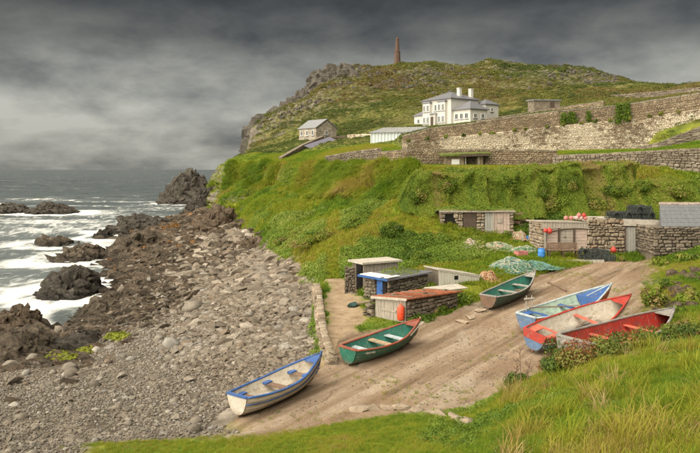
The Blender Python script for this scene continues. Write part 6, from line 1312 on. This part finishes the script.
for k, (px, py, d, rx, rz, tn, lab) in enumerate([(416, 196, 46.3, .9, .8, .45, 'bulging growth at the left end of the hedge bank'), (449, 186, 46.9, 1.0, .8, .55, 'bulging growth on the hedge bank above the turf hut door'), (478, 192, 46.6, .9, .7, .35, 'darker bulging growth on the hedge bank over the turf hut'), (508, 183, 46.9, 1.1, .9, .5, 'bulging growth on the hedge bank over the pale doors'), (541, 193, 46.4, 1.0, .8, .42, 'bulging growth on the hedge bank left of the pink buoys'), (571, 185, 46.7, 1.0, .9, .6, 'bulging growth high on the hedge bank behind the pink buoys'), (612, 190, 46.8, 1.2, .9, .5, 'bulging growth on the hedge bank behind the lobster pots'), (640, 184, 46.9, 1.1, .8, .38, 'bulging growth on the hedge bank right of the lobster pots'), (676, 190, 46, 1.1, .8, .55, 'bulging growth on the hedge bank above the slate roof')]):
    bush('shrub', lab, W(px, py + 6, d), rx, rx * .75, rz, 2200, .06, 400 + k, tint=tn, group='bushes on the hedge bank', k=18)
def ivy(label, px, py0, py1, d, w, seed):
    R = random.Random(seed); q = W(px, py1, d); H = (py1 - py0) / 700 * d; o = empty('ivy', q, 0, label, 'ivy', 'ivy on the terrace wall')
    V, F, Tn = foliage(int(260 * w * H), lambda R_: (lambda z: (Vector((R_.gauss(0, w * .3) * (1.1 - .4 * z / H), -.22 - abs(R_.gauss(0, .1)), z)), Vector((0, -1, .3)), min(max(R_.gauss(.25, .15), 0), 1)))(R_.uniform(0, H)), .13, R); me = mesh_np('foliage', V, F, LEAFP); attr(me, 'tint', Tn); obj('foliage', me, o); MB().tube([(0, -.1, 0), (.1, -.12, H * .9)], .03, 5).build('stem', BROWNWOOD, o)
for k, (px, y0, y1, w, lab) in enumerate([(563, 113, 127, .8, 'leftmost ivy strand on the brown upper wall'), (571, 112, 123, 1.0, 'ivy clump second from the left on the upper wall'), (588, 111, 122, .6, 'thin ivy strand in the middle of the upper wall'), (619, 103.5, 124, 1.0, 'tall ivy column, left of the pair'), (626, 103, 121, .8, 'tall ivy column, right of the pair')]): ivy(lab, px, y0, y1, float(np.interp(px, [560, 620, 702], [90.0, 87.6, 82.2])), w, 80 + k)
# tufts rooted along the ledge of the limewashed wall
Rt = random.Random(41)
for k in range(17):
    px = 410 + 17 * k + Rt.uniform(-4, 4); d = float(np.interp(px, [402, 480, 560, 640, 702], [95.6, 92.6, 89.6, 86.6, 81.8])); py = float(np.interp(px, [402, 480, 560, 640, 702], [141, 134, 125.5, 118, 108.5]))
    bush('wall_plant', 'small dark plant rooted in the ledge of the limewashed wall', W(px, py + .6, d - .1), Rt.uniform(.35, .7), .3, Rt.uniform(.35, .6), 90, .11, 200 + k, tint=Rt.uniform(.15, .7), cat='plant', group='plants on the wall ledge', stems=2, k=5)
# dead stalks beside the slipway
for k, (px, d, h) in enumerate([(516, 17.2, .75), (521, 17.0, .95), (526, 17.1, .6), (511, 17.4, .5)]):
    R = random.Random(300 + k); q = at(px, d); o = empty('dead_stalk', q, 0, 'brown dead weed stalk at the left tip of the grass bank', 'plant', 'dead stalks by the slipway'); s = MB(); lean = R.uniform(-.08, .08); s.tube([(0, 0, -.05), (lean, 0, h * .6), (lean * 1.8, .03, h)], [.012, .009, .005], 5)
    s.build('stem', BROWNWOOD, o); br = MB()
    for j in range(9): z = h * R.uniform(.35, .95); a = R.uniform(0, 6.28); br.tube([(lean * z / h * 1.3, 0, z), (lean * z / h * 1.3 + .1 * math.cos(a), .1 * math.sin(a), z + .1)], [.006, .008], 4)
    br.build('seed_heads', P_BROWN, o)
# stones of the mound at the right
Rm = random.Random(51)
for k in range(26):
    px = Rm.uniform(655, 702); d = Rm.uniform(25.5, 33); q = at(px, d); s = Rm.uniform(.2, .48); V, F = chunk(s, s * .8, s * .6, 13, Rm, .5); o = MB().add(V, F).build('mound_stone', ROCK_WARM, loc=(q.x, q.y, q.z + s * .1), rot=(0, 0, Rm.uniform(0, 6))); tag(o, 'brown boulder half buried in the shrubby mound right of the slipway', 'boulder', 'boulders in the mound')
